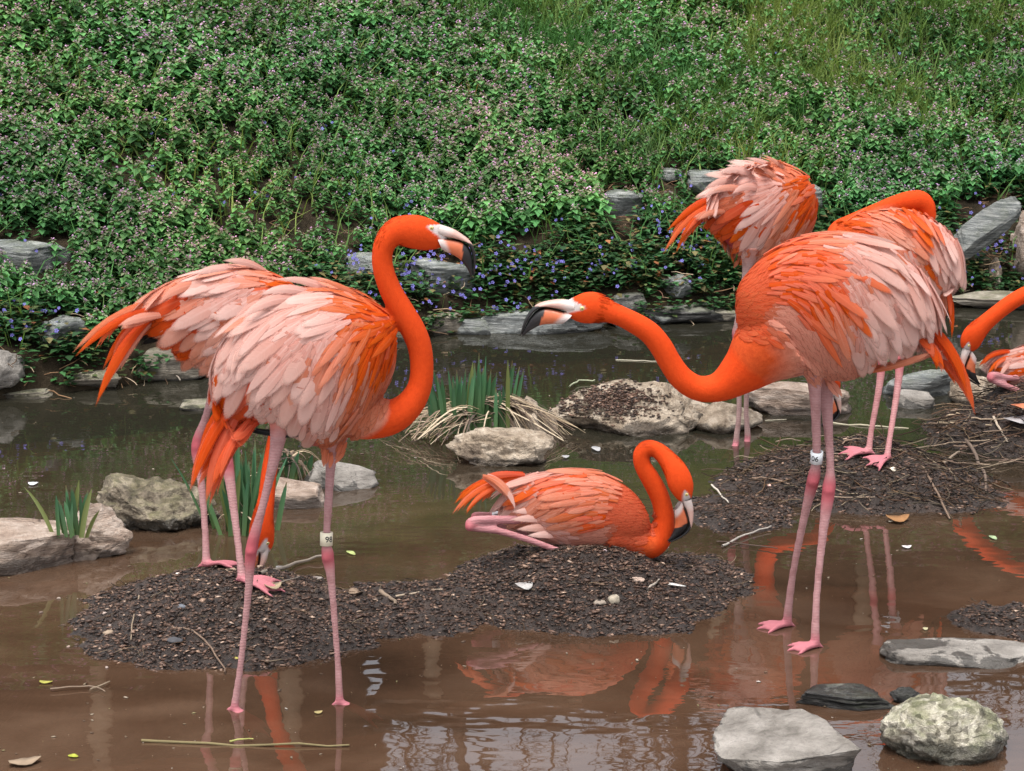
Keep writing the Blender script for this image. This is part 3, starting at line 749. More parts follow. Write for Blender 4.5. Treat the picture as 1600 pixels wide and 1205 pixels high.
# ------------------------------------------------------------------ iris clumps
def iris_blade(p, h, w, lean, bend, face):
    """sword leaf: flat blade with a folded middle, in world offset coords"""
    Vs = []; n = 6; side = Vector((math.cos(face), math.sin(face), 0)); nrm = Vector((-math.sin(face), math.cos(face), 0))
    for k in range(n + 1):
        u = k / n; ww = w * (.75 + .5 * u) * (1 - u ** 3.2) * .5 + .0008
        c = Vector(p) + Vector((lean[0], lean[1], 0)) * h * (u + bend * u * u) + Vector((0, 0, h * (u - .25 * bend * u ** 3)))
        Vs += [c - side * ww, c + nrm * ww * .35, c + side * ww]
    Fq = []
    for k in range(n):
        for j in (0, 1): a = k * 3 + j; Fq.append((a, a + 1, a + 4, a + 3))
    return np.array(Vs), np.array(Fq)
def iris_clump(label, px, py, spread, n, hpx, seed, base_z=0.0, dry=0, dry_dir=0.0, name="iris_clump", at=None, blades=None):
    r = random.Random(seed); g = at if at is not None else at_z(px, py, base_z); k = ppm(g.y, .1)
    root = empty(name, g, label, "plant", "iris clumps in the pond")
    for i in range(n):
        if blades: bx_, hh, ln = blades[i % len(blades)]; x = (bx_ - px) / k + r.uniform(-.012, .012); h = hh / k * r.uniform(.72, 1.04); lean = (ln + r.uniform(-.07, .07), r.uniform(-.15, .1))
        else: x = r.gauss(0, spread * .5); h = hpx / k * r.uniform(.5, 1.05); lean = (x / max(spread, .01) * .25 + r.uniform(-.15, .15), r.uniform(-.2, .15))
        y = r.uniform(-.5, .5) * spread
        V, Fq = iris_blade((x, y, 0), h, r.uniform(.010, .020), lean, r.uniform(0, .5), r.uniform(-.6, .6))
        g0 = r.uniform(.75, 1.3); u = np.clip(V[:, 2] / h, 0, 1)[:, None]
        c = (np.array([(.075, .135, .045)]) * (1 - u) + np.array([(.035, .125, .06)]) * u) * g0
        tipb = np.clip((u - .86) / .1, 0, 1) * (r.random() < .6); c = c * (1 - tipb) + np.array([(.16, .10, .045)]) * tipb
        if r.random() < .15: c = np.array([(.14, .17, .05)]) * np.ones_like(u)
        o = mobj("blade", mesh_np("blade", V, Fq, M['blade'], True, c), root)
    for i in range(dry):
        a = dry_dir(r) if callable(dry_dir) else r.uniform(0, 6.28)
        L = r.uniform(.10, .30) if callable(dry_dir) else r.uniform(.05, .13); st = Vector((r.gauss(0, spread * .35), r.uniform(-.4, .4) * spread, r.uniform(.03, .09)))
        if callable(dry_dir) and math.cos(a) > .3: st = Vector((spread * .55 + r.uniform(-.02, .03), r.uniform(-.3, .3) * spread, r.uniform(.09, .125)))
        Vs = []; n_ = 6; sd = Vector((-math.sin(a), math.cos(a), r.uniform(-.3, .3))).normalized(); w = r.uniform(.002, .0055); sw = r.uniform(-.45, .45); hmp = r.uniform(.0, .05)
        for q in range(n_ + 1):
            u = q / n_; c = st + Vector((math.cos(a), math.sin(a), 0)) * L * u + sd * sw * L * u * u + Vector((0, 0, hmp * math.sin(u * PI) - (st.z - .004) * u ** 1.3))
            Vs += [c - sd * w * (1 - u * .6), c + Vector((0, 0, w * .4)), c + sd * w * (1 - u * .6)]
        Fq = [(q * 3 + j, q * 3 + j + 1, q * 3 + j + 4, q * 3 + j + 3) for q in range(n_) for j in (0, 1)]
        cc_ = np.array(r.choice([(.34, .26, .17), (.22, .16, .10), (.42, .34, .24), (.10, .07, .05), (.15, .105, .075), (.06, .045, .035)]))
        mobj("dry_leaf", mesh_np("dry_leaf", np.array(Vs), np.array(Fq), M['attr'], True, np.repeat(cc_[None], len(Vs), 0)), root)
    return root
def dd_(r): return r.gauss(-.35, .35) if r.random() < .6 else r.gauss(3.6, .6)
iris_clump("big iris clump with drooping straw behind the pale boulder", 735, 672, .13, 54, 110, 1, 0.02, 170, dd_,
           blades=[(688, 95, -.12), (695, 120, -.05), (708, 105, .0), (716, 118, .05), (725, 92, .0), (735, 112, .02), (746, 130, .02), (752, 118, .0), (760, 108, .05), (775, 92, -.03), (782, 90, .05), (790, 135, .06), (797, 130, .1), (680, 70, -.15)])
iris_clump("upright iris clump between the legs of the left pair", 378, 832, .09, 40, 150, 2, 0.0, 10, None)
iris_clump("thin iris tuft on the pale rock at left edge", 112, 838, .05, 15, 92, 3, 0.085, 0, None)
iris_clump("small iris tuft beside the leaning slate", 452, 748, .06, 14, 55, 4, 0.0, 34, None)
iris_clump("tiny iris sprouts just right of the front left bird's breast", 632, 655, .03, 5, 45, 5, 0.0, 0, None)

# loose grass tufts on the bank: things
def tuft(label, px, py, hpx, n, seed, c, spread=.06):
    r = random.Random(seed); g = at_bank(px, py); k = ppm(g.y, g.z)
    root = empty("grass_tuft", g, label, "grass tuft", "long grass tufts on the bank")
    parts = []; cs = []
    for i in range(n):
        x, y = r.gauss(0, spread), r.gauss(0, spread * .6); h = hpx / k * r.uniform(.6, 1.1); a = r.uniform(0, 6.28); b_ = r.uniform(.3, 1.1)
        V, Fq, C = blade_proto(r, 1, b_, r.uniform(.010, .02)); V = V * h + np.array([x, y, 0]); parts.append((V, Fq)); cs.append(np.repeat(np.array([c]) * r.uniform(.7, 1.35), len(V), 0))
    o = mobj("blades", mesh_np("blades", *join(parts), M['leafy'], True, np.concatenate(cs)), root); o["kind"] = 'stuff'
tuft("long arching grass tuft at mid bank left of slate stones", 1005, 258, 75, 60, 1, (.09, .16, .06))
tuft("long dark grass tuft on the upper right bank", 1440, 262, 80, 60, 2, (.05, .12, .04))
tuft("dry golden grass tuft among nettles at top centre", 690, 150, 45, 60, 3, (.38, .25, .06), .10)
tuft("green grass tuft behind the raised tail", 1195, 395, 60, 90, 4, (.05, .15, .035), .09)
tuft("bleached grass tuft on top centre bank", 905, 168, 55, 60, 5, (.17, .18, .06), .08)
tuft("pale grass wisps at left bank above the slate", 60, 250, 55, 30, 6, (.12, .17, .07))

# ------------------------------------------------------------------ flamingo materials
ORANGE = (.55, .052, .0055); PINK = (.46, .20, .155); LEG = (.34, .18, .18); LEGK = (.33, .068, .084); RED = (.27, .026, .034); FOOT = (.38, .13, .15)
t = NT('flamingo_skin_and_down'); c = t.attr("Col"); co = t.co(); m_ = t.sep(t.attr("Mask"))
stretched = t.noise(co, 90, 4, .6); fine = t.noise(t.scaled(co, (1.6, 1, .8)), 190, 4, .7)
col = t.mix(t.math('MULTIPLY', t.mapr(stretched, .35, .7, 0, .6), m_[1]), c, t.mix(1.0, c, (.72, .55, .5), 'MULTIPLY'))
wv = t.n("ShaderNodeTexWave", wave_type='BANDS', bands_direction='Z'); wv.inputs["Scale"].default_value = 42; wv.inputs["Distortion"].default_value = 5.0; wv.inputs["Detail Scale"].default_value = 2.0; t.l(co, wv.inputs[0])
scut = t.math('MULTIPLY', wv.outputs["Fac"], m_[0])
col = t.mix(t.math('MULTIPLY', t.mapr(scut, .6, 1), .16), col, (.46, .34, .33))
blot = t.noise(co, 28, 4, .65); col = t.mix(t.math('MULTIPLY', t.mapr(blot, .48, .66, 0, .5), m_[0]), col, t.mix(1.0, col, (.62, .52, .50), 'MULTIPLY'))
h = t.math('ADD', t.math('MULTIPLY', scut, .14), t.math('MULTIPLY', fine, t.mapr(m_[1], 0, 1, .15, .6)))
t.pbsdf(col, t.mapr(m_[0], 0, 1, .8, .45), t.bump(h, .8, .004), .15)
M['bird'] = t.m
def mat_feather(name, base, tip, streak, edge=.5):
    t = NT(name); uv = t.sep(t.attr("UVf")); oi = t.n("ShaderNodeObjectInfo").outputs["Random"]
    u, v = uv[0], uv[1]
    barb = t.n("ShaderNodeCombineXYZ"); av = t.math('ABSOLUTE', v)
    t.l(t.math('SUBTRACT', t.math('MULTIPLY', u, 46), t.math('MULTIPLY', av, 9)), barb.inputs[0]); t.l(t.math('MULTIPLY', oi, 30), barb.inputs[1]); t.l(t.math('MULTIPLY', v, .8), barb.inputs[2])
    nb_ = t.noise(barb.outputs[0], 1.0, 3, .6)
    col = t.mix(t.mapr(u, .25, .9), base, tip)
    col = t.mix(t.math('MULTIPLY', t.mapr(nb_, .38, .7), .6), col, streak)
    col = t.mix(t.math('MULTIPLY', t.mapr(av, .0, .1, .5, 0), t.mapr(u, .9, .3, 0, 1)), col, tuple(min(1, x * 1.1 + .04) for x in tip))
    hsv = t.n("ShaderNodeHueSaturation"); t.l(t.mapr(oi, 0, 1, .92, 1.06), hsv.inputs["Value"]); t.l(t.mapr(oi, 0, 1, 1.12, .92), hsv.inputs["Saturation"]); t.l(col, hsv.inputs["Color"])
    p = t.pbsdf(hsv.outputs[0], .62, t.bump(nb_, .35, .002), .2, False)
    tr = t.n("ShaderNodeBsdfTranslucent"); t.l(hsv.outputs[0], tr.inputs[0])
    mx = t.n("ShaderNodeMixShader"); mx.inputs[0].default_value = .38; t.l(p, mx.inputs[1]); t.l(tr.outputs[0], mx.inputs[2])
    # frayed barbs: the vane thins out into separate barbs at its rim and tip
    rim = t.math('ADD', t.math('POWER', t.math('MULTIPLY', av, 2.0), 4.0), t.math('POWER', u, 9.0))
    fray = t.mapr(t.math('SUBTRACT', rim, t.math('MULTIPLY', nb_, .7)), -.05, .55)
    tp = t.n("ShaderNodeBsdfTransparent"); m3 = t.n("ShaderNodeMixShader"); t.l(t.math('MULTIPLY', fray, .85), m3.inputs[0])
    t.l(mx.outputs[0], m3.inputs[1]); t.l(tp.outputs[0], m3.inputs[2]); t.l(m3.outputs[0], t.out.inputs[0])
    return t.m
FM = {'P': mat_feather('pale_pink_feather', (.61, .29, .235), (.66, .445, .39), (.59, .33, .275)),
      'K': mat_feather('salmon_pink_feather', (0.5824, 0.1936, 0.1165), (0.6003, 0.2904, 0.2106), (0.5555, 0.2024, 0.1254)),
      'O': mat_feather('orange_feather', (0.5939, 0.0832, 0.018), (0.6125, 0.1414, 0.045), (0.5754, 0.07488, 0.016)),
      'M': mat_feather('orange_washed_pink_feather', (0.5928, 0.1642, 0.08512), (0.611, 0.2419, 0.1523), (0.5746, 0.1296, 0.04928)),
      'T': mat_feather('bright_orange_tail_feather', (0.5456, 0.0546, 0.0088), (0.5808, 0.1008, 0.02464), (0.5456, 0.0504, 0.00792)),
      'S': mat_feather('salmon_down_feather', (0.5544, 0.1944, 0.126), (0.572, 0.2506, 0.1722), (0.528, 0.1728, 0.1008)),
      'W': mat_feather('coral_down_feather', (0.4788, 0.1044, 0.0476), (0.494, 0.144, 0.068), (0.4636, 0.0936, 0.034)),
      'N': mat_feather('neck_down', (.55, .052, .0056), (.57, .068, .010), (.54, .048, .005)),
      'V': mat_feather('orange_down_feather', (0.5443, 0.0704, 0.0136), (0.5616, 0.112, 0.032), (0.527, 0.064, 0.0112)),
      'B': mat_feather('black_flight_feather', (0.008, 0.007, 0.008), (0.012, 0.01, 0.01), (0.004, 0.004, 0.004))}
CLS_COL = {'P': (.60, .31, .25), 'K': (.52, .19, .12), 'O': (.50, .08, .015), 'M': (.51, .15, .08), 'T': (.50, .056, .009), 'R': RED, 'S': (.50, .19, .125), 'N': ORANGE, 'V': (.50, .068, .013)}

def feather_grid(wprof, droop, sickle, nu=6, nv=4, camber=.025):
    V, UV = [], []
    for i in range(nu + 1):
        u = 1 - (1 - i / nu) ** 1.5; w = wprof(u)
        for j in range(nv + 1):
            v = -1 + 2 * j / nv
            V.append((u, sickle * u * u + v * w, -droop * u * u - camber * v * v * w + .0)); UV.append((u, v * .5 + 0.0, 0))
    idx = np.arange((nu + 1) * (nv + 1)).reshape(nu + 1, nv + 1)
    Q = np.stack([idx[:-1, :-1].ravel(), idx[1:, :-1].ravel(), idx[1:, 1:].ravel(), idx[:-1, 1:].ravel()], 1)
    return np.array(V), Q, np.array(UV)
def w_broad(u): return .5 * (min(1, .35 + u * 1.6)) * math.sqrt(max(0, 1 - max(0, (u - .42) / .58) ** 2.2)) + .012
def w_point(u): return .5 * (min(1, .4 + u * 1.8)) * (1 - max(0, (u - .4) / .6) ** 2.0) + .012
SHAPES = [(w_broad, .22, .10), (w_broad, .30, -.08), (w_broad, .18, .0), (w_point, .25, .12), (w_point, .32, -.12), (w_point, .20, .02)]
TEMPL = {}
def feather_mesh(cls, k):
    key = (cls, k)
    if key not in TEMPL:
        wp, dr, si = SHAPES[k]; V, Q, UV = feather_grid(wp, dr, si * .8)
        TEMPL[key] = mesh_np("feather", V, Q, FM[cls], True, None, {"UVf": UV})
    return TEMPL[key]

# ------------------------------------------------------------------ flamingo builder
def catmull(P, sub=6):
    P = np.asarray(P, float); n = len(P); out = []
    for i in range(n - 1):
        p0, p1, p2, p3 = P[max(i - 1, 0)], P[i], P[i + 1], P[min(i + 2, n - 1)]
        for k in range(sub):
            u = k / sub
            out.append(.5 * ((2 * p1) + (-p0 + p2) * u + (2 * p0 - 5 * p1 + 4 * p2 - p3) * u * u + (-p0 + 3 * p1 - 3 * p2 + p3) * u ** 3))
    out.append(P[-1]); return np.array(out)
def loft(C, rv, rw, lat, seg=20):
    """closed elliptical tube along centres C; lateral half width rw along lat"""
    n = len(C); V = []; lat = Vector(lat).normalized()
    for i in range(n):
        tg = Vector(C[min(i + 1, n - 1)]) - Vector(C[max(i - 1, 0)]); tg.normalize()
        L = lat - tg * lat.dot(tg)
        if L.length < .05: L = tg.orthogonal()
        L.normalize(); U = tg.cross(L)
        for k in range(seg):
            a = 2 * PI * k / seg; V.append(Vector(C[i]) + U * (math.cos(a) * rv[i]) + L * (math.sin(a) * rw[i]))
    Fq = [(i * seg + k, i * seg + (k + 1) % seg, (i + 1) * seg + (k + 1) % seg, (i + 1) * seg + k) for i in range(n - 1) for k in range(seg)]
    V = [tuple(v) for v in V]; a = len(V); V.append(tuple(C[0])); V.append(tuple(C[-1]))
    Tq = [(k, a, (k + 1) % seg) for k in range(seg)] + [((n - 1) * seg + (k + 1) % seg, a + 1, (n - 1) * seg + k) for k in range(seg)]
    return V, Fq + Tq
BILL_UP = [((14, -4), (8, 13), 12), ((30, 1), (22, 16), 11), ((43, 7.5), (36, 18.5), 10), ((60, 20.5), (49, 22), 9), ((68.5, 35.5), (59, 29.5), 8), ((70.5, 57), (65, 45), 6), ((67, 79), (66, 73), 1.6)]
BILL_LO = [((8, 13.5), (17, 35), 13), ((22, 16.5), (26, 40), 12.5), ((36, 19), (36, 44.5), 11.5), ((49, 22.5), (45, 50.5), 10.5), ((58.5, 30.2), (52, 58.5), 9), ((64.5, 46), (58.5, 68), 6), ((66, 74), (63, 78), 1.4)]
MASK_B = [(-9, 20), (-3.5, 15), (-2.5, -4), (0, -6), (5.5, -1), (15, 12), (24, 17.5), (34.5, 20), (60, 21)]
class Bird: pass
def smooth_obj_eval(V, Fs_, voxel, name):
    me = bpy.data.meshes.new(name); me.from_pydata(V, [], Fs_); me.update()
    o = bpy.data.objects.new("tmp_" + name, me); COL.objects.link(o)
    r = o.modifiers.new("r", 'REMESH'); r.mode = 'VOXEL'; r.voxel_size = voxel; r.adaptivity = 0; r.use_smooth_shade = True
    s = o.modifiers.new("s", 'SMOOTH'); s.factor = .5; s.iterations = 5
    dg = bpy.context.evaluated_depsgraph_get(); ev = o.evaluated_get(dg)
    out = bpy.data.meshes.new_from_object(ev); bpy.data.objects.remove(o); bpy.data.meshes.remove(me)
    return out
t = NT('bill_keratin'); nb0 = t.noise(t.co(), 60, 5, .7); t.pbsdf(t.mix(t.mapr(nb0, .45, .75, 0, .35), t.attr("Col"), t.mix(1.0, t.attr("Col"), (.55, .45, .38), 'MULTIPLY')), t.mapr(nb0, .3, .7, .28, .6), t.bump(t.noise(t.co(), 120, 3), .15, .002), .5); M['bill'] = t.m
t = NT('eye_gloss'); t.pbsdf(t.attr("Col"), .08, None, .6); M['eye'] = t.m
t = NT('band_plastic_cream'); t.pbsdf((.60, .55, .42), .4, t.bump(t.noise(t.co(), 200, 3), .1, .001), .4); M['band_cream'] = t.m
t = NT('band_plastic_white'); t.pbsdf((.60, .63, .65), .4, t.bump(t.noise(t.co(), 200, 3), .1, .001), .4); M['band_white'] = t.m
t = NT('band_print_black'); t.pbsdf((.012, .012, .014), .5, None, .3); M['ink'] = t.m

def text_mesh(txt, size):
    cu = bpy.data.curves.new("digits", 'FONT'); cu.body = txt; cu.size = size; cu.align_x = 'CENTER'; cu.align_y = 'CENTER'; cu.resolution_u = 3; cu.offset = size * .018
    o = bpy.data.objects.new("tmp_digits", cu); COL.objects.link(o)
    me = bpy.data.meshes.new_from_object(o.evaluated_get(bpy.context.evaluated_depsgraph_get())); bpy.data.objects.remove(o); bpy.data.curves.remove(cu)
    bm = bmesh.new(); bm.from_mesh(me)
    bmesh.ops.triangulate(bm, faces=bm.faces); bmesh.ops.subdivide_edges(bm, edges=[e for e in bm.edges if e.calc_length() > size * .25], cuts=2)
    bm.to_mesh(me); bm.free(); return me

def leg_band(root, P, axis, r, hgt, txt, ang, mat, tsize, upside=False):
    ax = Vector(axis).normalized()
    toward = (CP - Vector(P)); toward = (toward - ax * toward.dot(ax)).normalized()   # outward direction where the digits begin
    side = ax.cross(toward).normalized()
    rot = Matrix((side, ax, toward)).transposed()     # local x = right, y = up, z = outward
    n = 28; V, Fq = [], []
    for k in range(n):
        a = 2 * PI * k / n; s_, c_ = math.sin(a), math.cos(a)
        V += [(r * s_, -hgt / 2, r * c_), (r * s_, hgt / 2, r * c_), (r * .78 * s_, hgt / 2, r * .78 * c_), (r * .78 * s_, -hgt / 2, r * .78 * c_)]
        b_ = ((k + 1) % n) * 4; a_ = k * 4
        Fq += [(a_, b_, b_ + 1, a_ + 1), (a_ + 1, b_ + 1, b_ + 2, a_ + 2), (a_ + 2, b_ + 2, b_ + 3, a_ + 3), (a_ + 3, b_ + 3, b_, a_)]
    o = mobj("leg_band", mesh_np("leg_band", V, Fq, M[mat], True), root)
    o.matrix_basis = Matrix.Translation(Vector(P) - root.location) @ rot.to_4x4()
    if txt:
        me = text_mesh(txt, tsize); me.materials.clear(); me.materials.append(M['ink']); me.name = "band_number"
        for v in me.vertices:
            a = v.co.x / r + ang; rr = r * 1.012 + v.co.z
            v.co = Vector((rr * math.sin(a), v.co.y, rr * math.cos(a)))
        mobj("band_number", me, o)

def build_bird(S):
    Y0 = S['Y']; k = ppm(Y0, .5); yaw = S.get('yaw', 0.0); tors = S['torso']
    cxp = sum(p[0] for p in tors) / len(tors)
    def Yof(px, dy=0.0): return Y0 + math.tan(yaw) * (px - cxp) / k + dy
    def W(px, py, dy=0.0): return at_y(px, py, Yof(px, dy))
    lat = Vector((-math.sin(yaw), math.cos(yaw), 0)); S['lat'] = lat
    fwd = Vector((math.cos(yaw), math.sin(yaw), 0)) * S['face']
    AV, AF = [], []
    def add(V, Fq):
        o = len(AV); AV.extend([tuple(v) for v in V]); AF.extend([tuple(i + o for i in f) for f in Fq])
    samples = []   # (pos, color, leg, down) for painting
    # torso
    T = catmull([(*W(p[0], p[1]), p[2] / k) for p in tors], 6)
    rwf = S.get('wide', .66)
    TV, TF = loft(T[:, :3], T[:, 3], T[:, 3] * rwf, lat, 32); add(TV, TF)
    tb = BVHTree.FromPolygons([Vector(v) for v in TV], TF)
    tctr = Vector(T[len(T) // 2][:3])
    # neck and head
    nk = S['neck']
    N = catmull([(*W(p[0], p[1], p[3] if len(p) > 3 else 0), p[2] / k, (p[4] if len(p) > 4 else 1.0)) for p in nk], 6)
    add(*loft(N[:, :3], N[:, 3], N[:, 3] * N[:, 4], lat, 20))
    for i, q in enumerate(N):
        if i < len(N) * S.get('nskip', .13): continue
        f = min(1, i / (len(N) * .22))
        for a in range(8):
            an = a * PI / 4
            off = Vector((math.cos(an), 0, math.sin(an))) * q[3] * .8
            samples.append((Vector(q[:3]) + off, ORANGE, 0, .6 if f > .9 else .8, 1.0 if i > len(N) * .68 else 0.0))
    # legs
    feet = []
    for lg in S.get('legs', []):
        pts = []
        side = lg.get('side', 0)
        foot = lg['foot']; fz = lg.get('z', 0.008 if lg.get('dry') else .003)
        if lg.get('folded'):
            for (px, py, r, dy) in lg['pts']:
                pts.append((*W(px, py, dy), r / k))
        else:
            fP = at_z(foot[0], foot[1], fz); n_ = len(lg['pts'])
            if lg.get('mound'): fP = at_mound(foot[0], foot[1]) + Vector((0, 0, .012))
            top = W(lg['pts'][0][0], lg['pts'][0][1]) + lat * side * .05
            for i, (px, py, r) in enumerate(lg['pts']):
                # interpolate distance from hip to foot by height
                f = (py - lg['pts'][0][1]) / max(1, foot[1] - lg['pts'][0][1])
                Yq = top.y * (1 - f) + fP.y * f
                pts.append((*at_y(px, py, Yq), r / k))
            pts.append((*fP, lg['pts'][-1][2] * 1.15 / k)); feet.append((fP, lg))
            pts = [(*q_[:3], q_[3] * (1 if i_ < 2 else .84)) for i_, q_ in enumerate(pts)]
        L = catmull(pts, 5)
        add(*loft(L[:, :3], L[:, 3], L[:, 3] * lg.get('flat', .9), lat, 12))
        kn = lg.get('knee', 2); npts = len(L)
        for i, q in enumerate(L):
            d = abs(i / 5 - kn); wK = min(1, max(0, 1.35 - d / .5))
            c = np.array(lg.get('col', LEG)) * (1 - wK) + np.array(LEGK) * wK
            fl = 0 if i / 5 < .4 and not lg.get('folded') else 1
            if i / 5 < .55 and not lg.get('folded'): c = np.array(PINK) * .6 + c * .4
            if i > npts - 5 and not lg.get('folded'): c = np.array(FOOT)
            for a in range(4):
                samples.append((Vector(q[:3]) + Vector((math.cos(a * PI / 2), math.sin(a * PI / 2), 0)) * q[3] * .7, tuple(c), fl * (1 - wK), 0))
        lg['L'] = L
        kp = L[min(len(L) - 1, kn * 5)]; kv, kf = ICO[2]
        for sg, dz in ((1, .003), (-1, -.004)):
            add([tuple(Vector(kp[:3]) + lat * sg * kp[3] * .35 + Vector((sg * .002, 0, dz)) + Vector(v) * kp[3] * .92) for v in kv], [tuple(f) for f in kf])
        if 'band' in lg:
            bp, txt, ang, mat, tsz = lg['band']; j = min(range(len(L)), key=lambda i_: abs(project(L[i_][:3])[0] - bp[0]) + abs(project(L[i_][:3])[1] - bp[1]))
            lg['bandinfo'] = (L[j], Vector(L[max(j - 1, 0)][:3]) - Vector(L[min(j + 1, npts - 1)][:3]), txt, ang, mat, tsz)
    # feet with webs
    for fP, lg in feet:
        hd = lg.get('head', None); h = Vector(hd) if hd else fwd; h = Vector((h.x, h.y, 0)).normalized(); sd = Vector((-h.y, h.x, 0))
        tl = lg.get('toe', .10); tips = []
        r0 = .0085
        for j, (ang, ln) in enumerate(((-.52, .92), (0, 1.0), (.52, .92))):
            d = h * math.cos(ang) + sd * math.sin(ang)
            tip = fP + d * tl * ln; gz = max(ground_z(tip.x, tip.y), -.01) if lg.get('mound') else -.004
            tip.z = gz + (.012 if lg.get('mound') else .004) - (0 if lg.get('mound') or lg.get('dry') else .055); mid = (fP * .5 + tip * .5) + Vector((0, 0, .006))
            mid.z = max(mid.z, (ground_z(mid.x, mid.y) + .010 if lg.get('mound') else (0 if lg.get('dry') else -.035)) + .006); tips.append((mid, tip))
            L = catmull([(*fP, r0), (*mid, .0062), (*(mid * .35 + tip * .65), .0055), (*tip, .0028)], 4)
            add(*loft(L[:, :3], L[:, 3], L[:, 3], sd, 8))
            for q in L: samples.append((Vector(q[:3]), FOOT, .25, 0))
        for j in (0, 1):
            (m0, t0), (m1, t1) = tips[j], tips[j + 1]
            w0 = t0 * .82 + fP * .18; w1 = t1 * .82 + fP * .18; wm = (w0 + w1) * .5 * .9 + fP * .1
            pl = [fP, m0, w0, wm, w1, m1]; up = Vector((0, 0, .0042)); nn = len(pl)
            V = [p + up for p in pl] + [p - up for p in pl]
            Fq = [tuple(range(nn)), tuple(reversed(range(nn, 2 * nn)))] + [(i_, i_ + nn, (i_ + 1) % nn + nn, (i_ + 1) % nn) for i_ in range(nn)]
            add(V, Fq)
            for p in pl: samples.append((p, FOOT, .2, 0))
        hk = fP - h * .014; hk.z -= .003
        L = catmull([(*fP, .008), (*hk, .006), (*(hk - h * .010 - Vector((0, 0, .006))), .003)], 3); add(*loft(L[:, :3], L[:, 3], L[:, 3], sd, 8))
    # torso samples coloured from the guides
    G = S['guides']
    GX = np.array([(g[0], g[1]) for g in G], float)
    def guide(px, py, jit=0.0):
        d = np.hypot(GX[:, 0] - px, GX[:, 1] - py) + 3; w = 1 / d ** 3
        a = np.radians([g[2] for g in G]); valid = np.array([g[3] > 0 for g in G], float); wv_ = w * valid + 1e-12
        ang = math.atan2((wv_ * np.sin(a)).sum(), (wv_ * np.cos(a)).sum()); s_ = wv_.sum()
        Lp = (wv_ * [g[3] for g in G]).sum() / s_; Wp = (wv_ * [g[4] for g in G]).sum() / s_
        lift = (wv_ * [g[6] if len(g) > 6 else .10 for g in G]).sum() / s_
        dj = d * (1 + jit * NR.uniform(-1, 1, len(d))); c = G[int(np.argmin(dj))][5]
        return ang, Lp, Wp, lift, c
    for v in TV[::2]:
        v = Vector(v); px, py = project(v if (v - tctr).dot(lat) < 0 else v - lat * 2 * (v - tctr).dot(lat))
        samples.append((v, CLS_COL[guide(px, py)[4]], 0, 1.0))
    base = S['base'] if 'base' in S else (feet[0][0] + feet[1][0]) / 2
    base = Vector((base.x, base.y, max(0.0, base.z)))
    root = empty("flamingo", base, S['label'], "flamingo", "flamingos in the pond")
    me = smooth_obj_eval(AV, AF, S.get('voxel', .0047), "body")
    me.name = "body"
    kd = KDTree(len(samples))
    for i, s_ in enumerate(samples): kd.insert(s_[0], i)
    kd.balance()
    n = len(me.vertices); co_ = np.empty(n * 3, np.float32); me.vertices.foreach_get("co", co_); co_ = co_.reshape(-1, 3)
    Cc = np.ones((n, 4), np.float32); Mk = np.ones((n, 4), np.float32)
    hb = S.get('bill'); hP = None
    if hb:
        ex, ey, brot, bsc, bflip = hb; th = math.radians(brot); ct, st_ = math.cos(th), math.sin(th); hdy = S.get('hdy', 0.0)
        YH = Yof(ex, hdy)
        def Bp(x, y):
            X_, Y_ = (x * ct - y * st_) * bsc, (x * st_ + y * ct) * bsc
            return at_y(ex + (-X_ if bflip else X_), ey + Y_, YH)
        hc = Bp(5, 15); hr = 60 * bsc / k
    for i in range(n):
        v = Vector(co_[i]); wsum = 0; acc = np.zeros(5)
        hd = 0
        for (p_, j, d) in kd.find_n(v, 9):
            s_ = samples[j]; w = 1 / (d * d + (3e-4 if s_[3] > .2 else 2e-5)); acc += w * np.array((*s_[1], s_[2], s_[3])); wsum += w
            if len(s_) > 4: hd += w * s_[4]
        acc /= wsum; Cc[i, :3] = acc[:3]; Mk[i, 0] = acc[3]; Mk[i, 1] = acc[4]; Mk[i, 2] = 0
        if hb and hd / wsum > .5 and (v - hc).length < hr:
            qx, qy = project(v); dx, dy_ = (qx - ex) / bsc, (qy - ey) / bsc
            if bflip: dx = -dx
            lx, ly = dx * ct + dy_ * st_, -dx * st_ + dy_ * ct
            xb = np.interp(ly, [m[0] for m in MASK_B], [m[1] for m in MASK_B])
            f = min(1, max(0, (lx - xb + 2.5) / 5)); Cc[i, :3] = Cc[i, :3] * (1 - f) + np.array((.48, .42, .40)) * f; Mk[i, 1] *= 1 - f
    a = me.attributes.new("Col", 'FLOAT_COLOR', 'POINT'); a.data.foreach_set("color", Cc.ravel())
    a = me.attributes.new("Mask", 'FLOAT_COLOR', 'POINT'); a.data.foreach_set("color", Mk.ravel())
    me.vertices.foreach_set("co", (co_ - np.array(base, np.float32)).ravel()); me.materials.clear(); me.materials.append(M['bird']); me.update()
    body = mobj("body", me, root)
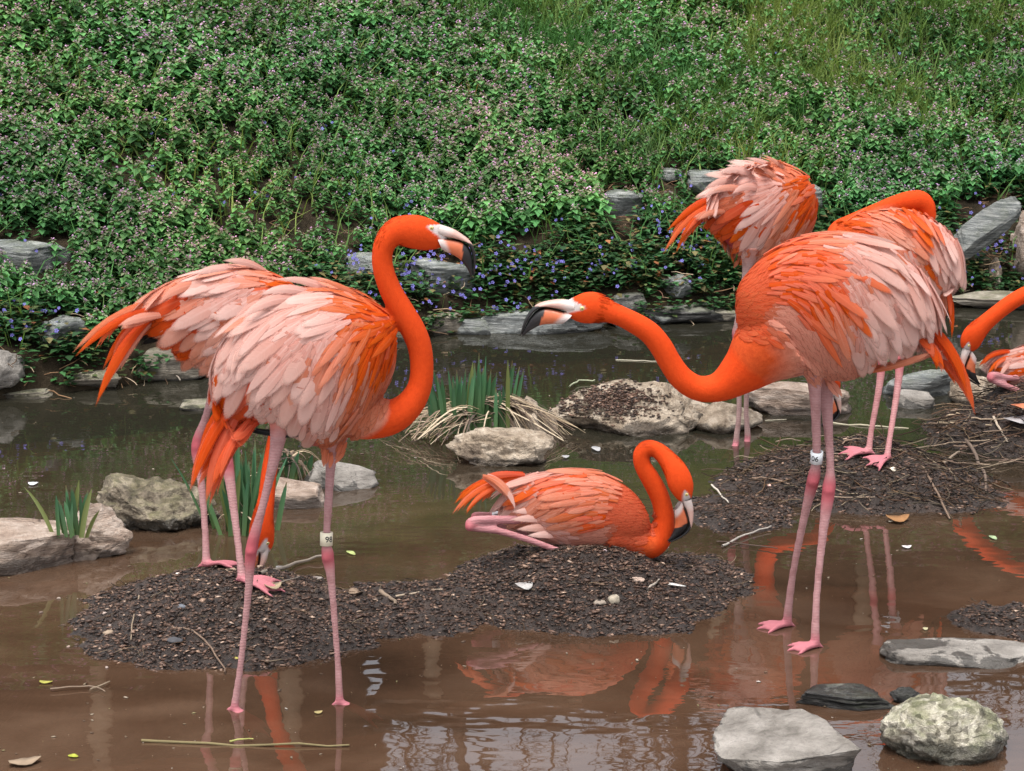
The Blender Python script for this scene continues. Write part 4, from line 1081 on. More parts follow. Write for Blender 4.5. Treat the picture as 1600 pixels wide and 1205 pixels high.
    # bill and eyes
    if hb:
        for nm, ST in (("upper_bill", BILL_UP), ("lower_bill", BILL_LO)):
            A = catmull([(*s_[0], *s_[1], s_[2]) for s_ in ST], 5); seg = 14; V, Cb = [], []
            for i, q in enumerate(A):
                top, bot, w = Bp(q[0], q[1]), Bp(q[2], q[3]), q[4] * bsc / k; c = (top + bot) / 2; hv = (top - bot) / 2; u = i / 5
                for s_ in range(seg):
                    an = 2 * PI * s_ / seg; cv = math.cos(an); sv = math.sin(an); sv = math.copysign(abs(sv) ** .8, sv)
                    V.append(tuple(c + hv * cv + lat * w * sv - base))
                    edge = (cv < -.8) if nm == "upper_bill" else (cv > .88)
                    if nm == "upper_bill":
                        gq = min(1, max(0, u - .6)); col_ = np.array((.53, .45, .42)) * (1 - gq) + np.array((.52, .32, .27)) * gq
                        if u > 3.15 + .35 * (cv + 0): col_ = np.array((.012, .011, .012))
                    else:
                        gq = min(1, max(0, (u - .75 + .35 * cv) / .6)); col_ = np.array((.51, .43, .41)) * (1 - gq) + np.array((.50, .12, .045)) * gq
                        if u > 3.1 + .5 * cv * 0 - .12 * (cv - 1): col_ = np.array((.012, .011, .012))
                    if edge and u > .8: col_ = col_ * .05
                    Cb.append(col_)
            ns = len(A); Fq = [(i * seg + s_, i * seg + (s_ + 1) % seg, (i + 1) * seg + (s_ + 1) % seg, (i + 1) * seg + s_) for i in range(ns - 1) for s_ in range(seg)]
            mobj(nm, mesh_np(nm, V, Fq, M['bill'], True, np.array(Cb)), root)
        bb = BVHTree.FromPolygons([Vector(v) for v in co_], [p.vertices[:] for p in me.polygons])
        e = Bp(0, 0)
        for sgn in (-1, 1):
            hit = bb.ray_cast(e + lat * sgn * .12, -lat * sgn)
            if hit[0] is None: continue
            V, Fq = ICO[2]; er = 4.0 * bsc / k; out_ = lat * sgn
            V2 = V * er; dots = V @ np.array(out_); ce = np.where(dots[:, None] > .88, (.01, .01, .01), np.where(dots[:, None] > .35, (.55, .44, .17), (.52, .40, .36)))
            mobj("eye", mesh_np("eye", V2, Fq, M['eye'], True, ce), root, hit[0] - base - out_ * er * .45)
    for lg in S.get('legs', []):
        if 'bandinfo' in lg:
            q, ax, txt, ang, mat, tsz = lg['bandinfo']
            if ax.z < 0: ax = -ax
            hb_ = lg.get('bandh', 20) / k
            leg_band(root, q[:3], ax, max(q[3] * 1.28, lg.get('bandr', 9.5) / k), hb_, txt, ang, mat, tsz / k)
    # ---- feathers
    fcount = 0
    def place(cls, shape, P, d, nrm, L, Wd, lift):
        nonlocal fcount
        if fcount >= 296: return
        d = (d + nrm * lift).normalized(); sdv = nrm.cross(d).normalized(); up = d.cross(sdv).normalized()
        Mx = Matrix((( d.x * L, sdv.x * Wd, up.x * L, 0), (d.y * L, sdv.y * Wd, up.y * L, 0), (d.z * L, sdv.z * Wd, up.z * L, 0), (0, 0, 0, 1)))
        Mx.translation = P - base
        o = bpy.data.objects.new("feather", feather_mesh(cls, shape)); link(o, root); o.matrix_basis = Mx; fcount += 1
    pxs = [project(v) for v in TV]; x0, x1 = min(p[0] for p in pxs), max(p[0] for p in pxs); y0, y1 = min(p[1] for p in pxs), max(p[1] for p in pxs)
    sp = S['space']; rr = random.Random(S['seed'])
    fb = BVHTree.FromPolygons([Vector(v) for v in co_], [p.vertices[:] for p in me.polygons])
    def hitpt(qx, qy, tree=None):
        h_ = (tree or tb).ray_cast(CP, ray(qx, qy).normalized()); return h_
    def tang(qx, qy, ang, nrm):
        view = ray(qx, qy).normalized(); d = RT * math.cos(ang) - UP * math.sin(ang)
        dn = nrm.dot(view)
        dt = d - view * (nrm.dot(d) / dn) if abs(dn) > .3 else d - nrm * nrm.dot(d)
        return dt.normalized()
    ctrs = []
    row = 0; yy = y0 - 2
    while yy < y1:
        xx = x0 + (sp * .5 if row % 2 else 0)
        while xx < x1:
            ctrs.append((xx + rr.uniform(-.35, .35) * sp, yy + rr.uniform(-.35, .35) * sp)); xx += sp
        yy += sp * .9; row += 1
    rr.shuffle(ctrs); small = []
    nf = 0; cap = S.get('cap', 135)
    for (qx, qy) in ctrs:
        h_ = hitpt(qx, qy)
        if h_[0] is None: continue
        P, nrm = h_[0], h_[1]
        if nrm.dot(ray(qx, qy)) > 0: nrm = -nrm
        ang, Lp, Wp, lift, c = guide(qx, qy, .18)
        if c in 'RSNV' or nf >= cap: continue
        nf += 1
        ang += rr.uniform(-.09, .09); L = Lp * 1.28 / k * rr.uniform(.85, 1.12); Wd = Wp / k * rr.uniform(.95, 1.3)
        shape = rr.choice((0, 1, 2)) if Wp > 15.5 * S.get('wsc', 1) else rr.choice((3, 4, 5))
        d = tang(qx, qy, ang, nrm)
        P2 = P - d * L * .22 + nrm * rr.uniform(.003, .006); lf = lift * .5 + rr.uniform(-.015, .03)
        place(c, shape, P2, d, nrm, L, Wd, lf)
        # the same feather of the other wing
        mp = P2 - lat * 2 * (P2 - tctr).dot(lat); md = d - lat * 2 * d.dot(lat); mn = nrm - lat * 2 * nrm.dot(lat)
        place(c, shape, mp, md, mn, L, Wd, lf)
    tails = []
    for tf in S.get('tail', []):
        tails.append((*tf[:3], tf[3] * (.85 if tf[4] != 'B' else 1), tf[4], tf[5] if len(tf) > 5 else 0, 'tail_feather'))
        if tf[4] in 'TOMK':
            for q in (0, 1):
                j_ = lambda p, a: (p[0] + rr.uniform(-a, a) * tf[3] * .4, p[1] + rr.uniform(-a, a) * tf[3] * .4)
                f_ = rr.uniform(.78, 1.0); e = tf[2]; a0 = tf[0]; e = (a0[0] + (e[0] - a0[0]) * f_, a0[1] + (e[1] - a0[1]) * f_)
                tails.append((j_(tf[0], .6), j_(tf[1], .7), j_(e, .8), tf[3] * rr.uniform(.5, .7), tf[4], (tf[5] if len(tf) > 5 else 0) + rr.uniform(-.02, .02), 'tail_feather'))
    for tf in S.get('plume', []): tails.append((*tf, 'feather'))
    for tf in tails:
        (ax, ay), (bx_, by_), (cx_, cy_), wpx, cls = tf[:5]; dy = tf[5]
        A_, B_, C_ = W(ax, ay, dy * .4), W(bx_, by_, dy), W(cx_, cy_, dy * 1.2); nu, nv = 8, 3; V, UV = [], []
        for i in range(nu + 1):
            u = i / nu; p = A_ * (1 - u) ** 2 + B_ * 2 * u * (1 - u) + C_ * u * u; tg = ((B_ - A_) * (1 - u) + (C_ - B_) * u).normalized()
            best = None; cv_ = (CP - p).normalized()
            for sg in (1, -1):
                w_ = (lat * .42 * sg + tg.cross(lat)).normalized(); n_ = tg.cross(w_); n_ = n_ if n_.dot(cv_) > 0 else -n_
                if best is None or n_.z > best[0]: best = (n_.z, w_)
            wv2 = best[1]; w = wpx / k * (min(1, .45 + u * 1.3)) * (1 - max(0, (u - .5) / .5) ** 2.2) * .5 + .0006
            nn = tg.cross(wv2); nn = nn if nn.dot(cv_) > 0 else -nn
            for j in range(nv + 1):
                v_ = -1 + 2 * j / nv; V.append(tuple(p + wv2 * v_ * w + nn * (.25 * w * (1 - v_ * v_)) - base)); UV.append((u, v_ * .5, 0))
        idx = np.arange((nu + 1) * (nv + 1)).reshape(nu + 1, nv + 1)
        Q = np.stack([idx[:-1, :-1].ravel(), idx[1:, :-1].ravel(), idx[1:, 1:].ravel(), idx[:-1, 1:].ravel()], 1)
        mobj("flight_feather" if cls == 'B' else tf[6], mesh_np("tail_feather", V, Q, FM[cls], True, None, {"UVf": np.array(UV)}), root)
    # ---- short down along the neck
    nd = []; nN = len(N)
    for _ in range(S.get('ndown', 2400)):
        i = int(rr.uniform(.16, .84) * nN); q0, q1 = N[i], N[min(i + 1, nN - 1)]; f = rr.random(); q = q0 * (1 - f) + q1 * f
        tg = Vector(N[max(i - 1, 0)][:3]) - Vector(N[min(i + 2, nN - 1)][:3]); tg.normalize()
        L_ = lat - tg * lat.dot(tg); L_.normalize(); U_ = tg.cross(L_); a = rr.uniform(0, 2 * PI)
        rad = (U_ * math.cos(a) + L_ * math.sin(a)); P = Vector(q[:3]) + (U_ * (math.cos(a) * q[3]) + L_ * (math.sin(a) * q[3] * q[4])) * .975
        if tb.find_nearest(P)[3] < .01: continue
        dd = (tg + rad * rr.uniform(.0, .07) + rad.cross(tg) * rr.uniform(-.15, .15)).normalized(); sdv = rad.cross(dd).normalized(); up = dd.cross(sdv); L = rr.uniform(8, 13) / k * min(1.0, q[3] * k / 16); Wd = L * .34
        V, Qd, UV = feather_grid(w_point, .2, 0, 2, 2, .05)
        nd.append((V @ np.stack([np.array(dd) * L, np.array(sdv) * Wd, np.array(up) * L], 1).T + np.array(P - base), Qd, UV))
    V, Qd = join([(a_, b_) for a_, b_, _ in nd])
    o = mobj("neck_down", mesh_np("neck_down", V, Qd, FM['N'], True, None, {"UVf": np.concatenate([c_ for _, _, c_ in nd])}), root); o["kind"] = 'stuff'
    # ---- a layer of finer coverts among the large feathers, past the 300 single ones: one joined part per colour
    fine = {}; fs = sp * S.get('fsp', .78); yy = y0
    while yy < y1:
        xx = x0
        while xx < x1:
            qx, qy = xx + rr.uniform(-.45, .45) * fs, yy + rr.uniform(-.45, .45) * fs; xx += fs
            h_ = hitpt(qx, qy)
            if h_[0] is None: continue
            ang, Lp, Wp, lift, c = guide(qx, qy, .16)
            if c in 'RSNV': continue
            P, nrm = h_[0], h_[1]
            if nrm.dot(ray(qx, qy)) > 0: nrm = -nrm
            d = tang(qx, qy, ang + rr.uniform(-.08, .08), nrm); L = Lp / k * rr.uniform(.75, 1.1); Wd = Wp / k * rr.uniform(.5, .85)
            if rr.random() < .12: c = {'P': 'K', 'K': 'M', 'M': 'K', 'O': 'M', 'T': 'O'}.get(c, c)
            P = P + nrm * rr.uniform(.003, .0075) - d * L * .2
            for q in (0, 1):
                if q: P, d, nrm = P - lat * 2 * (P - tctr).dot(lat), d - lat * 2 * d.dot(lat), nrm - lat * 2 * nrm.dot(lat)
                dd = (d + nrm * (lift * .5 + rr.uniform(-.01, .04))).normalized(); sdv = nrm.cross(dd).normalized(); up = dd.cross(sdv)
                wp, dr, si = SHAPES[rr.choice((0, 1, 2, 3, 4))]; V, Qd, UV = feather_grid(wp, dr, si, 5, 2)
                fine.setdefault(c, []).append((V @ np.stack([np.array(dd) * L, np.array(sdv) * Wd, np.array(up) * L], 1).T + np.array(P - base), Qd, UV))
        yy += fs
    for cls, lst in fine.items():
        V, Qd = join([(a_, b_) for a_, b_, _ in lst])
        o = mobj("covert_feathers", mesh_np("covert_feathers", V, Qd, FM[cls], True, None, {"UVf": np.concatenate([c_ for _, _, c_ in lst])}), root); o["kind"] = 'stuff'
    # ---- small contour feathers on shoulder, breast and flank: one joined part per colour
    ss = S.get('sspace', 5.5); bins = {}
    cell = []
    gx0, gx1, gy0, gy1 = GX[:, 0].min() - 40, GX[:, 0].max() + 40, GX[:, 1].min() - 40, GX[:, 1].max() + 40
    yy = gy0
    while yy < gy1:
        xx = gx0
        while xx < gx1:
            cell.append((xx + rr.uniform(-.4, .4) * ss, yy + rr.uniform(-.4, .4) * ss)); xx += ss
        yy += ss
    for (qx, qy) in cell:
        ang, Lp, Wp, lift, c = guide(qx, qy, .15)
        if c not in 'SV': continue
        dS = min([math.hypot(g[0] - qx, g[1] - qy) for g in G if g[5] == 'S'] or [1e3]); dV = min([math.hypot(g[0] - qx, g[1] - qy) for g in G if g[5] == 'V'] or [1e3])
        pS = dV ** 3 / (dS ** 3 + dV ** 3 + 1e-6) + rr.uniform(-.12, .12); c = 'S' if pS > .68 else ('V' if pS < .3 else 'W')
        if min(dS, dV) > 48: continue
        h_ = hitpt(qx, qy, fb)
        if h_[0] is None or tb.find_nearest(h_[0])[3] > .016 * rr.uniform(.1, 1.7): continue
        P, nrm = h_[0], h_[1]
        if nrm.dot(ray(qx, qy)) > 0: nrm = -nrm
        ang += rr.uniform(-.14, .14); d = tang(qx, qy, ang, nrm); L = rr.uniform(.75, 1.2) * S.get('slen', 26) / k; Wd = L * rr.uniform(.32, .42)
        for q in (0, 1):
            if q: P, d, nrm = P - lat * 2 * (P - tctr).dot(lat), d - lat * 2 * d.dot(lat), nrm - lat * 2 * nrm.dot(lat)
            dd = (d + nrm * rr.uniform(.02, .09)).normalized(); sdv = nrm.cross(dd).normalized(); up = dd.cross(sdv)
            wp, dr, si = SHAPES[rr.choice((3, 4, 5))]; V, Qd, UV = feather_grid(wp, dr * .8, si * .5, 4, 2)
            Rm = np.stack([np.array(dd) * L, np.array(sdv) * Wd, np.array(up) * L], 1)
            cls = c
            bins.setdefault(cls, []).append((V @ Rm.T + np.array(P - d * L * .2 + nrm * .002 - base), Qd, UV))
    for cls, lst in bins.items():
        V, Qd = join([(a_, b_) for a_, b_, _ in lst])
        o = mobj("contour_feathers", mesh_np("contour_feathers", V, Qd, FM[cls], True, None, {"UVf": np.concatenate([c_ for _, _, c_ in lst])}), root); o["kind"] = 'stuff'
    return root

# ------------------------------------------------------------------ the seven flamingos
BIRDS = []
BIRDS.append(dict(  # B, front left, tall S neck
    label="tall flamingo at front left with upright S neck and bill pointing down to the right", Y=5.25, face=1, nskip=.06, yaw=.12, seed=2, space=17.5, cap=138, wide=.66,
    torso=[(368, 650, 14), (392, 615, 72), (430, 590, 108), (475, 578, 122), (520, 575, 125), (560, 580, 110), (590, 590, 75), (607, 597, 25)],
    neck=[(535, 632, 52), (575, 650, 38), (612, 651, 28), (640, 632, 22.5), (656, 603, 19), (659, 570, 18.5), (655, 540, 19), (645, 515, 19.5), (628, 486, 19), (611, 455, 17.5), (600, 425, 16.5), (597, 400, 16), (603, 378, 17.5), (620, 362, 22, 0, .85), (645, 362, 26.5, 0, .72), (668, 367, 25, 0, .66), (687, 371, 19, 0, .62), (698, 374, 12, 0, .6)],
    bill=(673, 354.5, 0, 1.0, False),
    plume=[((535, 470), (495, 432), (430, 437), 13, 'P', .0), ((560, 472), (525, 440), (480, 433), 11, 'K', .02), ((575, 478), (545, 448), (500, 437), 9, 'M', -.03), ((480, 470), (420, 455), (375, 500), 17, 'P', -.06), ((455, 480), (392, 480), (362, 540), 18, 'P', -.05), ((440, 470), (385, 465), (352, 530), 16, 'P', .0), ((500, 465), (450, 440), (405, 462), 15, 'P', -.04), ((420, 520), (375, 525), (360, 590), 18, 'P', -.07)],
    legs=[dict(side=-1, foot=(366, 1108), pts=[(440, 640, 22), (432, 700, 11), (412, 785, 8.2), (393, 858, 11.8), (388, 925, 7.6), (377, 1030, 6.6), (369, 1088, 7.6)], knee=3, head=(.9, -.4), toe=.10),
          dict(side=1, foot=(531, 1098), pts=[(520, 650, 34), (519, 700, 20), (517, 722, 11), (513, 790, 8.3), (510, 842, 7.8), (512, 868, 12.4), (518, 912, 8), (526, 1010, 6.5), (530, 1075, 7.5)], knee=5, head=(1, .25), toe=.11, band=((509, 843), "98", .45, 'band_cream', 13), bandh=21, bandr=10)],
    guides=[(440, 452, 165, 88, 25, 'P', .22), (500, 452, 185, 70, 18, 'P', .30), (545, 472, 205, 50, 13, 'M', .2), (570, 495, 205, 42, 12, 'O', .15), (470, 500, 152, 92, 27, 'P', .14), (520, 500, 160, 75, 22, 'P', .14),
            (500, 560, 118, 98, 29, 'P', .10), (550, 530, 118, 85, 15, 'M', .12), (575, 540, 108, 80, 13, 'O', .12), (595, 570, 100, 60, 12, 'O', .08), (440, 555, 132, 95, 28, 'P', .12), (480, 605, 104, 88, 28, 'P'), (530, 600, 106, 88, 17, 'P'), (455, 655, 108, 36, 22, 'P', .04), (490, 655, 106, 40, 22, 'P', .04), (525, 650, 110, 42, 17, 'P', .04), (430, 650, 115, 36, 22, 'T', .03), (555, 590, 108, 85, 14, 'K'), (575, 600, 105, 65, 13, 'M'),
            (385, 555, 125, 80, 24, 'P', .12), (410, 600, 118, 80, 26, 'P'), (440, 630, 108, 55, 26, 'P'), (500, 635, 105, 55, 22, 'P'), (400, 650, 128, 75, 24, 'T', .08), (430, 668, 118, 48, 22, 'T', .05), (380, 625, 130, 80, 24, 'T', .08), (545, 645, 118, 60, 15, 'K'),
            (575, 640, 128, 0, 0, 'S'), (545, 680, 135, 0, 0, 'S'), (595, 615, 118, 0, 0, 'S'), (515, 695, 140, 0, 0, 'S'), (605, 590, 110, 0, 0, 'S'), (410, 688, 0, 0, 0, 'R'), (450, 697, 0, 0, 0, 'R'), (480, 700, 0, 0, 0, 'R')],
    tail=[((395, 610), (325, 660), (296, 770), 26, 'T', -.01), ((390, 620), (335, 690), (322, 790), 26, 'T', -.03), ((398, 640), (345, 680), (308, 765), 24, 'T', .01), ((385, 610), (330, 640), (310, 720), 22, 'T', .03), ((405, 650), (372, 690), (362, 700), 26, 'T', -.04), ((400, 650), (350, 700), (331, 760), 22, 'T', -.05),
          ((380, 620), (330, 650), (298, 745), 16, 'T', .05), ((372, 640), (330, 680), (312, 700), 13, 'P', .06), ((410, 655), (350, 690), (326, 795), 18, 'T', -.02), ((400, 672), (440, 682), (490, 676), 13, 'B', -.06), ((395, 674), (430, 680), (475, 676), 10, 'B', -.05)]))
BIRDS.append(dict(  # D, front right, neck stretched left
    label="large flamingo at front right stretching its neck low to the left", Y=5.74, face=-1, yaw=.05, seed=4, space=18, cap=140, wide=.66,
    torso=[(1440, 535, 12), (1420, 508, 58), (1385, 489, 88), (1335, 483, 112), (1285, 480, 114), (1235, 488, 102), (1195, 500, 78), (1170, 512, 45), (1158, 518, 15)],
    neck=[(1225, 525, 72), (1190, 552, 54), (1160, 580, 37), (1125, 604, 24), (1092, 607, 20), (1066, 592, 19), (1048, 568, 18), (1033, 542, 18), (1015, 520, 17.5), (990, 504, 16.5), (965, 492, 16), (945, 485, 19, 0, .8), (927, 481, 25, 0, .68), (908, 482, 23, 0, .64), (892, 482, 16, 0, .6), (884, 482, 11, 0, .6)],
    bill=(908.5, 479.5, -24, 1.03, True),
    plume=[((1275, 378), (1340, 352), (1389, 394), 10, 'P', -.02), ((1300, 375), (1370, 362), (1427, 430), 13, 'P', -.05), ((1320, 378), (1380, 368), (1418, 415), 11, 'P', .02), ((1330, 395), (1400, 390), (1424, 440), 13, 'P', -.08), ((1370, 410), (1432, 430), (1447, 500), 20, 'P', -.05), ((1375, 430), (1438, 460), (1444, 530), 20, 'P', -.07), ((1265, 372), (1310, 356), (1365, 374), 9, 'M', .0)],
    legs=[dict(side=-1, foot=(1230, 975), pts=[(1270, 560, 26), (1273, 602, 11), (1276, 695, 8.4), (1275, 722, 8.6), (1271, 749, 12.5), (1258, 802, 8.6), (1240, 890, 7.2), (1232, 950, 8.4)], knee=4, dry=True, head=(-1, -.25), toe=.088, band=((1275, 715), "106", -.55, 'band_white', 12), bandh=19, bandr=9.8),
          dict(side=1, foot=(1274, 1008), pts=[(1290, 560, 30), (1290, 604, 13), (1297, 719, 7.8), (1295, 764, 13), (1286, 832, 8.8), (1277, 920, 7.2), (1274, 980, 8.4)], knee=3, dry=True, head=(-1, -.3), toe=.08)],
    guides=[(1190, 425, -48, 38, 12, 'V'), (1210, 410, -35, 40, 12, 'O', .1), (1240, 388, -25, 55, 13, 'O', .15), (1270, 405, 0, 85, 14, 'O', .12), (1255, 430, 5, 75, 14, 'O'), (1300, 430, 38, 85, 16, 'O'), (1260, 465, 35, 75, 14, 'O'), (1300, 475, 58, 85, 15, 'O'), (1285, 500, 66, 75, 14, 'O'), (1315, 500, 68, 52, 15, 'M'),
            (1230, 455, 5, 48, 12, 'O'), (1290, 372, -5, 65, 15, 'M', .15), (1320, 375, 10, 80, 18, 'P', .2), (1365, 388, 35, 80, 18, 'P', .22), (1345, 420, 32, 95, 25, 'P'), (1390, 435, 52, 95, 29, 'P', .14), (1350, 470, 62, 105, 30, 'P'), (1345, 520, 80, 62, 24, 'P'), (1395, 495, 74, 90, 28, 'P'), (1432, 490, 74, 75, 23, 'P'), (1425, 455, 62, 85, 25, 'P'), (1375, 535, 88, 42, 22, 'P'), (1410, 525, 82, 50, 22, 'P'), (1300, 550, 40, 0, 0, 'S'), (1335, 565, 30, 0, 0, 'S'), (1300, 580, 15, 0, 0, 'S'), (1250, 575, 15, 0, 0, 'S'), (1345, 585, 10, 0, 0, 'S'),
            (1195, 475, -5, 0, 0, 'V'), (1180, 510, 0, 0, 0, 'V'), (1220, 495, 15, 0, 0, 'S'), (1205, 540, 15, 0, 0, 'V'), (1240, 530, 25, 0, 0, 'S'), (1275, 560, 22, 0, 0, 'S'), (1320, 575, 15, 0, 0, 'S'), (1270, 530, 45, 0, 0, 'S'), (1400, 562, 0, 0, 0, 'R'), (1425, 553, 0, 0, 0, 'R'), (1372, 574, 0, 0, 0, 'R')],
    tail=[((1425, 500), (1500, 535), (1524, 650), 26, 'T', -.02), ((1430, 515), (1495, 560), (1522, 640), 24, 'T', .02), ((1425, 505), (1480, 520), (1512, 600), 24, 'T', .0), ((1430, 520), (1470, 545), (1472, 583), 18, 'T', -.04), ((1420, 515), (1462, 540), (1466, 575), 20, 'T', -.05), ((1430, 525), (1480, 560), (1505, 610), 18, 'T', .04), ((1350, 578), (1400, 572), (1475, 548), 16, 'K', -.03), ((1470, 552), (1490, 572), (1503, 592), 14, 'B', .03), ((1440, 540), (1475, 552), (1490, 566), 16, 'P', -.01), ((1420, 510), (1450, 530), (1460, 560), 24, 'T', -.05)]))
BIRDS.append(dict(  # C, sitting on the centre mound
    label="flamingo sitting on the central mound with neck curled over and bill down", Y=6.2, face=1, yaw=.08, seed=6, space=13.2, cap=132, wide=.72, wsc=.8, slen=20, sspace=4.6,
    torso=[(792, 772, 10), (815, 778, 36), (845, 787, 51), (880, 795, 63), (920, 801, 66), (955, 812, 58), (985, 828, 42), (1003, 842, 20)],
    neck=[(955, 832, 40), (990, 846, 29), (1016, 851, 23), (1033, 837, 19), (1038, 812, 16.5), (1034, 787, 15.5), (1026, 766, 15.5), (1015, 746, 15), (1004, 727, 13.5), (1002, 710, 13), (1011, 700, 12.5), (1026, 703, 13), (1042, 717, 15, -.015, .9), (1056, 737, 19, -.035, .75), (1064, 757, 20, -.045, .68), (1069, 773, 15, -.05, .62), (1072, 782, 9, -.05, .6)], hdy=-.05,
    bill=(1071.5, 770.5, 60, .80, False),
    legs=[dict(folded=True, foot=(0, 0), pts=[(862, 804, 7, -.0), (815, 812, 7.4, -.045), (765, 812, 7.2, -.072), (741, 814, 7.6, -.072), (735, 820, 9, -.072), (745, 825, 6.8, -.074), (780, 830, 6, -.078), (830, 845, 5.4, -.085), (874, 861, 5, -.085), (900, 868, 3, -.06)], knee=4, col=(.37, .16, .17)),
          dict(folded=True, foot=(0, 0), pts=[(850, 805, 6, .02), (808, 808, 5.6, .04), (775, 806, 5.2, .05), (748, 805, 6, .05), (742, 809, 7.5, .05), (752, 816, 5.6, .05), (790, 824, 5, .05), (840, 842, 4.8, .05)], knee=4, col=(.37, .16, .17), band=((774, 808), "11", 0, 'band_white', 7), bandh=13, bandr=7.5)],
    plume=[((885, 815), (842, 806), (795, 813), 14, 'P', -.065), ((890, 826), (848, 822), (806, 828), 14, 'P', -.07), ((880, 805), (838, 794), (798, 801), 13, 'P', -.055), ((900, 838), (862, 832), (822, 838), 13, 'P', -.07)],
    base=None,
    guides=[(870, 733, 178, 72, 19, 'P', .12), (835, 742, 170, 62, 18, 'P', .12), (915, 742, 192, 62, 15, 'K'), (950, 765, 205, 50, 13, 'M'), (885, 755, 172, 75, 14, 'O'), (850, 765, 158, 68, 14, 'O'), (905, 772, 172, 65, 13, 'M'), (870, 785, 156, 62, 13, 'O'), (910, 795, 166, 58, 12, 'M'), (820, 768, 138, 60, 15, 'P'), (835, 795, 145, 60, 14, 'K'), (875, 805, 158, 55, 13, 'K'), (815, 800, 128, 45, 14, 'P'), (935, 790, 185, 45, 13, 'M'), (925, 815, 172, 45, 12, 'O'), (895, 820, 165, 45, 13, 'K'), (850, 822, 200, 48, 14, 'P', .08), (880, 842, 200, 46, 13, 'P', .08), (840, 838, 205, 40, 13, 'P'),
            (960, 800, 205, 0, 0, 'V'), (985, 815, 210, 0, 0, 'V'), (940, 835, 188, 0, 0, 'S'), (965, 845, 190, 0, 0, 'V'), (920, 850, 188, 0, 0, 'S'), (975, 785, 215, 0, 0, 'V'), (990, 845, 190, 0, 0, 'V'), (803, 800, 0, 0, 0, 'R')],
    tail=[((820, 748), (745, 748), (705, 806), 11, 'O', -.01), ((818, 745), (745, 742), (708, 790), 11, 'O', .02), ((805, 752), (745, 765), (728, 805), 11, 'O', -.03), ((800, 755), (765, 760), (752, 787), 8, 'O', .0), ((812, 742), (760, 742), (715, 775), 11, 'T', .03), ((757, 745), (785, 748), (802, 786), 15, 'K', -.06), ((762, 742), (795, 755), (806, 798), 12, 'P', -.065), ((760, 748), (780, 760), (800, 780), 12, 'K', -.05), ((820, 742), (780, 738), (752, 748), 13, 'T', -.02)]))
BIRDS.append(dict(  # A, behind B, head down
    label="flamingo behind the front left bird with trailing tail and head lowered between legs", Y=6.06, face=1, yaw=.30, seed=8, space=16, cap=120, wide=.6, wsc=.9,
    torso=[(232, 492, 12), (262, 490, 42), (300, 492, 62), (340, 498, 80), (385, 508, 88), (425, 516, 82), (455, 525, 58), (475, 535, 22)],
    neck=[(420, 540, 40), (448, 578, 26, .02), (447, 630, 18, .02), (432, 685, 14, 0), (421, 735, 12.5, -.03), (416, 780, 13.5, -.05), (411, 808, 17, -.06, .85), (409, 830, 20.5, -.06, .75), (410, 850, 18, -.06, .65), (409, 863, 12, -.06, .6)], hdy=-.06,
    bill=(416, 846, 84, .80, False),
    plume=[((420, 428), (390, 404), (347, 408), 12, 'P', -.02), ((395, 425), (345, 412), (300, 430), 15, 'P', -.03), ((330, 445), (280, 440), (250, 472), 16, 'K', -.05)],
    legs=[dict(side=1, foot=(322, 889), z=.06, mound=True, pts=[(345, 560, 24), (336, 600, 10), (322, 650, 7.5), (307, 697, 10.5), (314, 750, 8), (320, 820, 6.8), (322, 868, 8)], knee=3, head=(1, -.15), toe=.115),
          dict(side=-1, foot=(378, 912), z=.06, mound=True, pts=[(352, 560, 24), (350, 610, 10), (353, 690, 7.8), (355, 722, 12), (362, 770, 9), (372, 850, 7), (377, 893, 8)], knee=3, head=(1, -.12), toe=.12, band=((353, 702), "3", .2, 'band_cream', 13), bandh=19, bandr=9)],
    guides=[(400, 425, 195, 60, 16, 'K', .15), (345, 428, 172, 85, 23, 'P', .16), (290, 455, 160, 75, 25, 'K'), (350, 470, 152, 80, 25, 'P'), (300, 490, 142, 75, 25, 'K'), (335, 520, 130, 72, 24, 'K'), (400, 480, 140, 80, 22, 'P'), (435, 440, 200, 42, 12, 'O'), (450, 460, 200, 42, 12, 'O'), (275, 487, 160, 62, 21, 'T'), (300, 522, 138, 45, 17, 'T'), (375, 540, 130, 70, 22, 'K'), (440, 500, 130, 60, 18, 'K'), (455, 540, 120, 45, 15, 'M'),
            (345, 565, 150, 0, 0, 'S'), (375, 580, 150, 0, 0, 'S'), (420, 585, 150, 0, 0, 'S'), (290, 545, 0, 0, 0, 'R'), (265, 525, 0, 0, 0, 'R'), (315, 562, 0, 0, 0, 'R'), (250, 510, 0, 0, 0, 'R')],
    tail=[((275, 475), (185, 468), (113, 552), 15, 'M', -.01), ((270, 482), (190, 478), (118, 556), 15, 'T', -.03), ((262, 485), (180, 488), (148, 547), 10, 'O', .0), ((240, 495), (188, 530), (149, 636), 20, 'T', -.05), ((238, 500), (200, 530), (168, 600), 22, 'K', -.04), ((240, 505), (205, 520), (196, 560), 20, 'M', -.02), ((255, 480), (180, 480), (125, 540), 14, 'M', .03), ((245, 500), (195, 500), (160, 580), 16, 'T', .04), ((285, 512), (240, 518), (205, 532), 17, 'B', .02), ((280, 515), (250, 525), (218, 540), 12, 'B', .03), ((260, 490), (215, 495), (188, 515), 22, 'K', -.05)]))
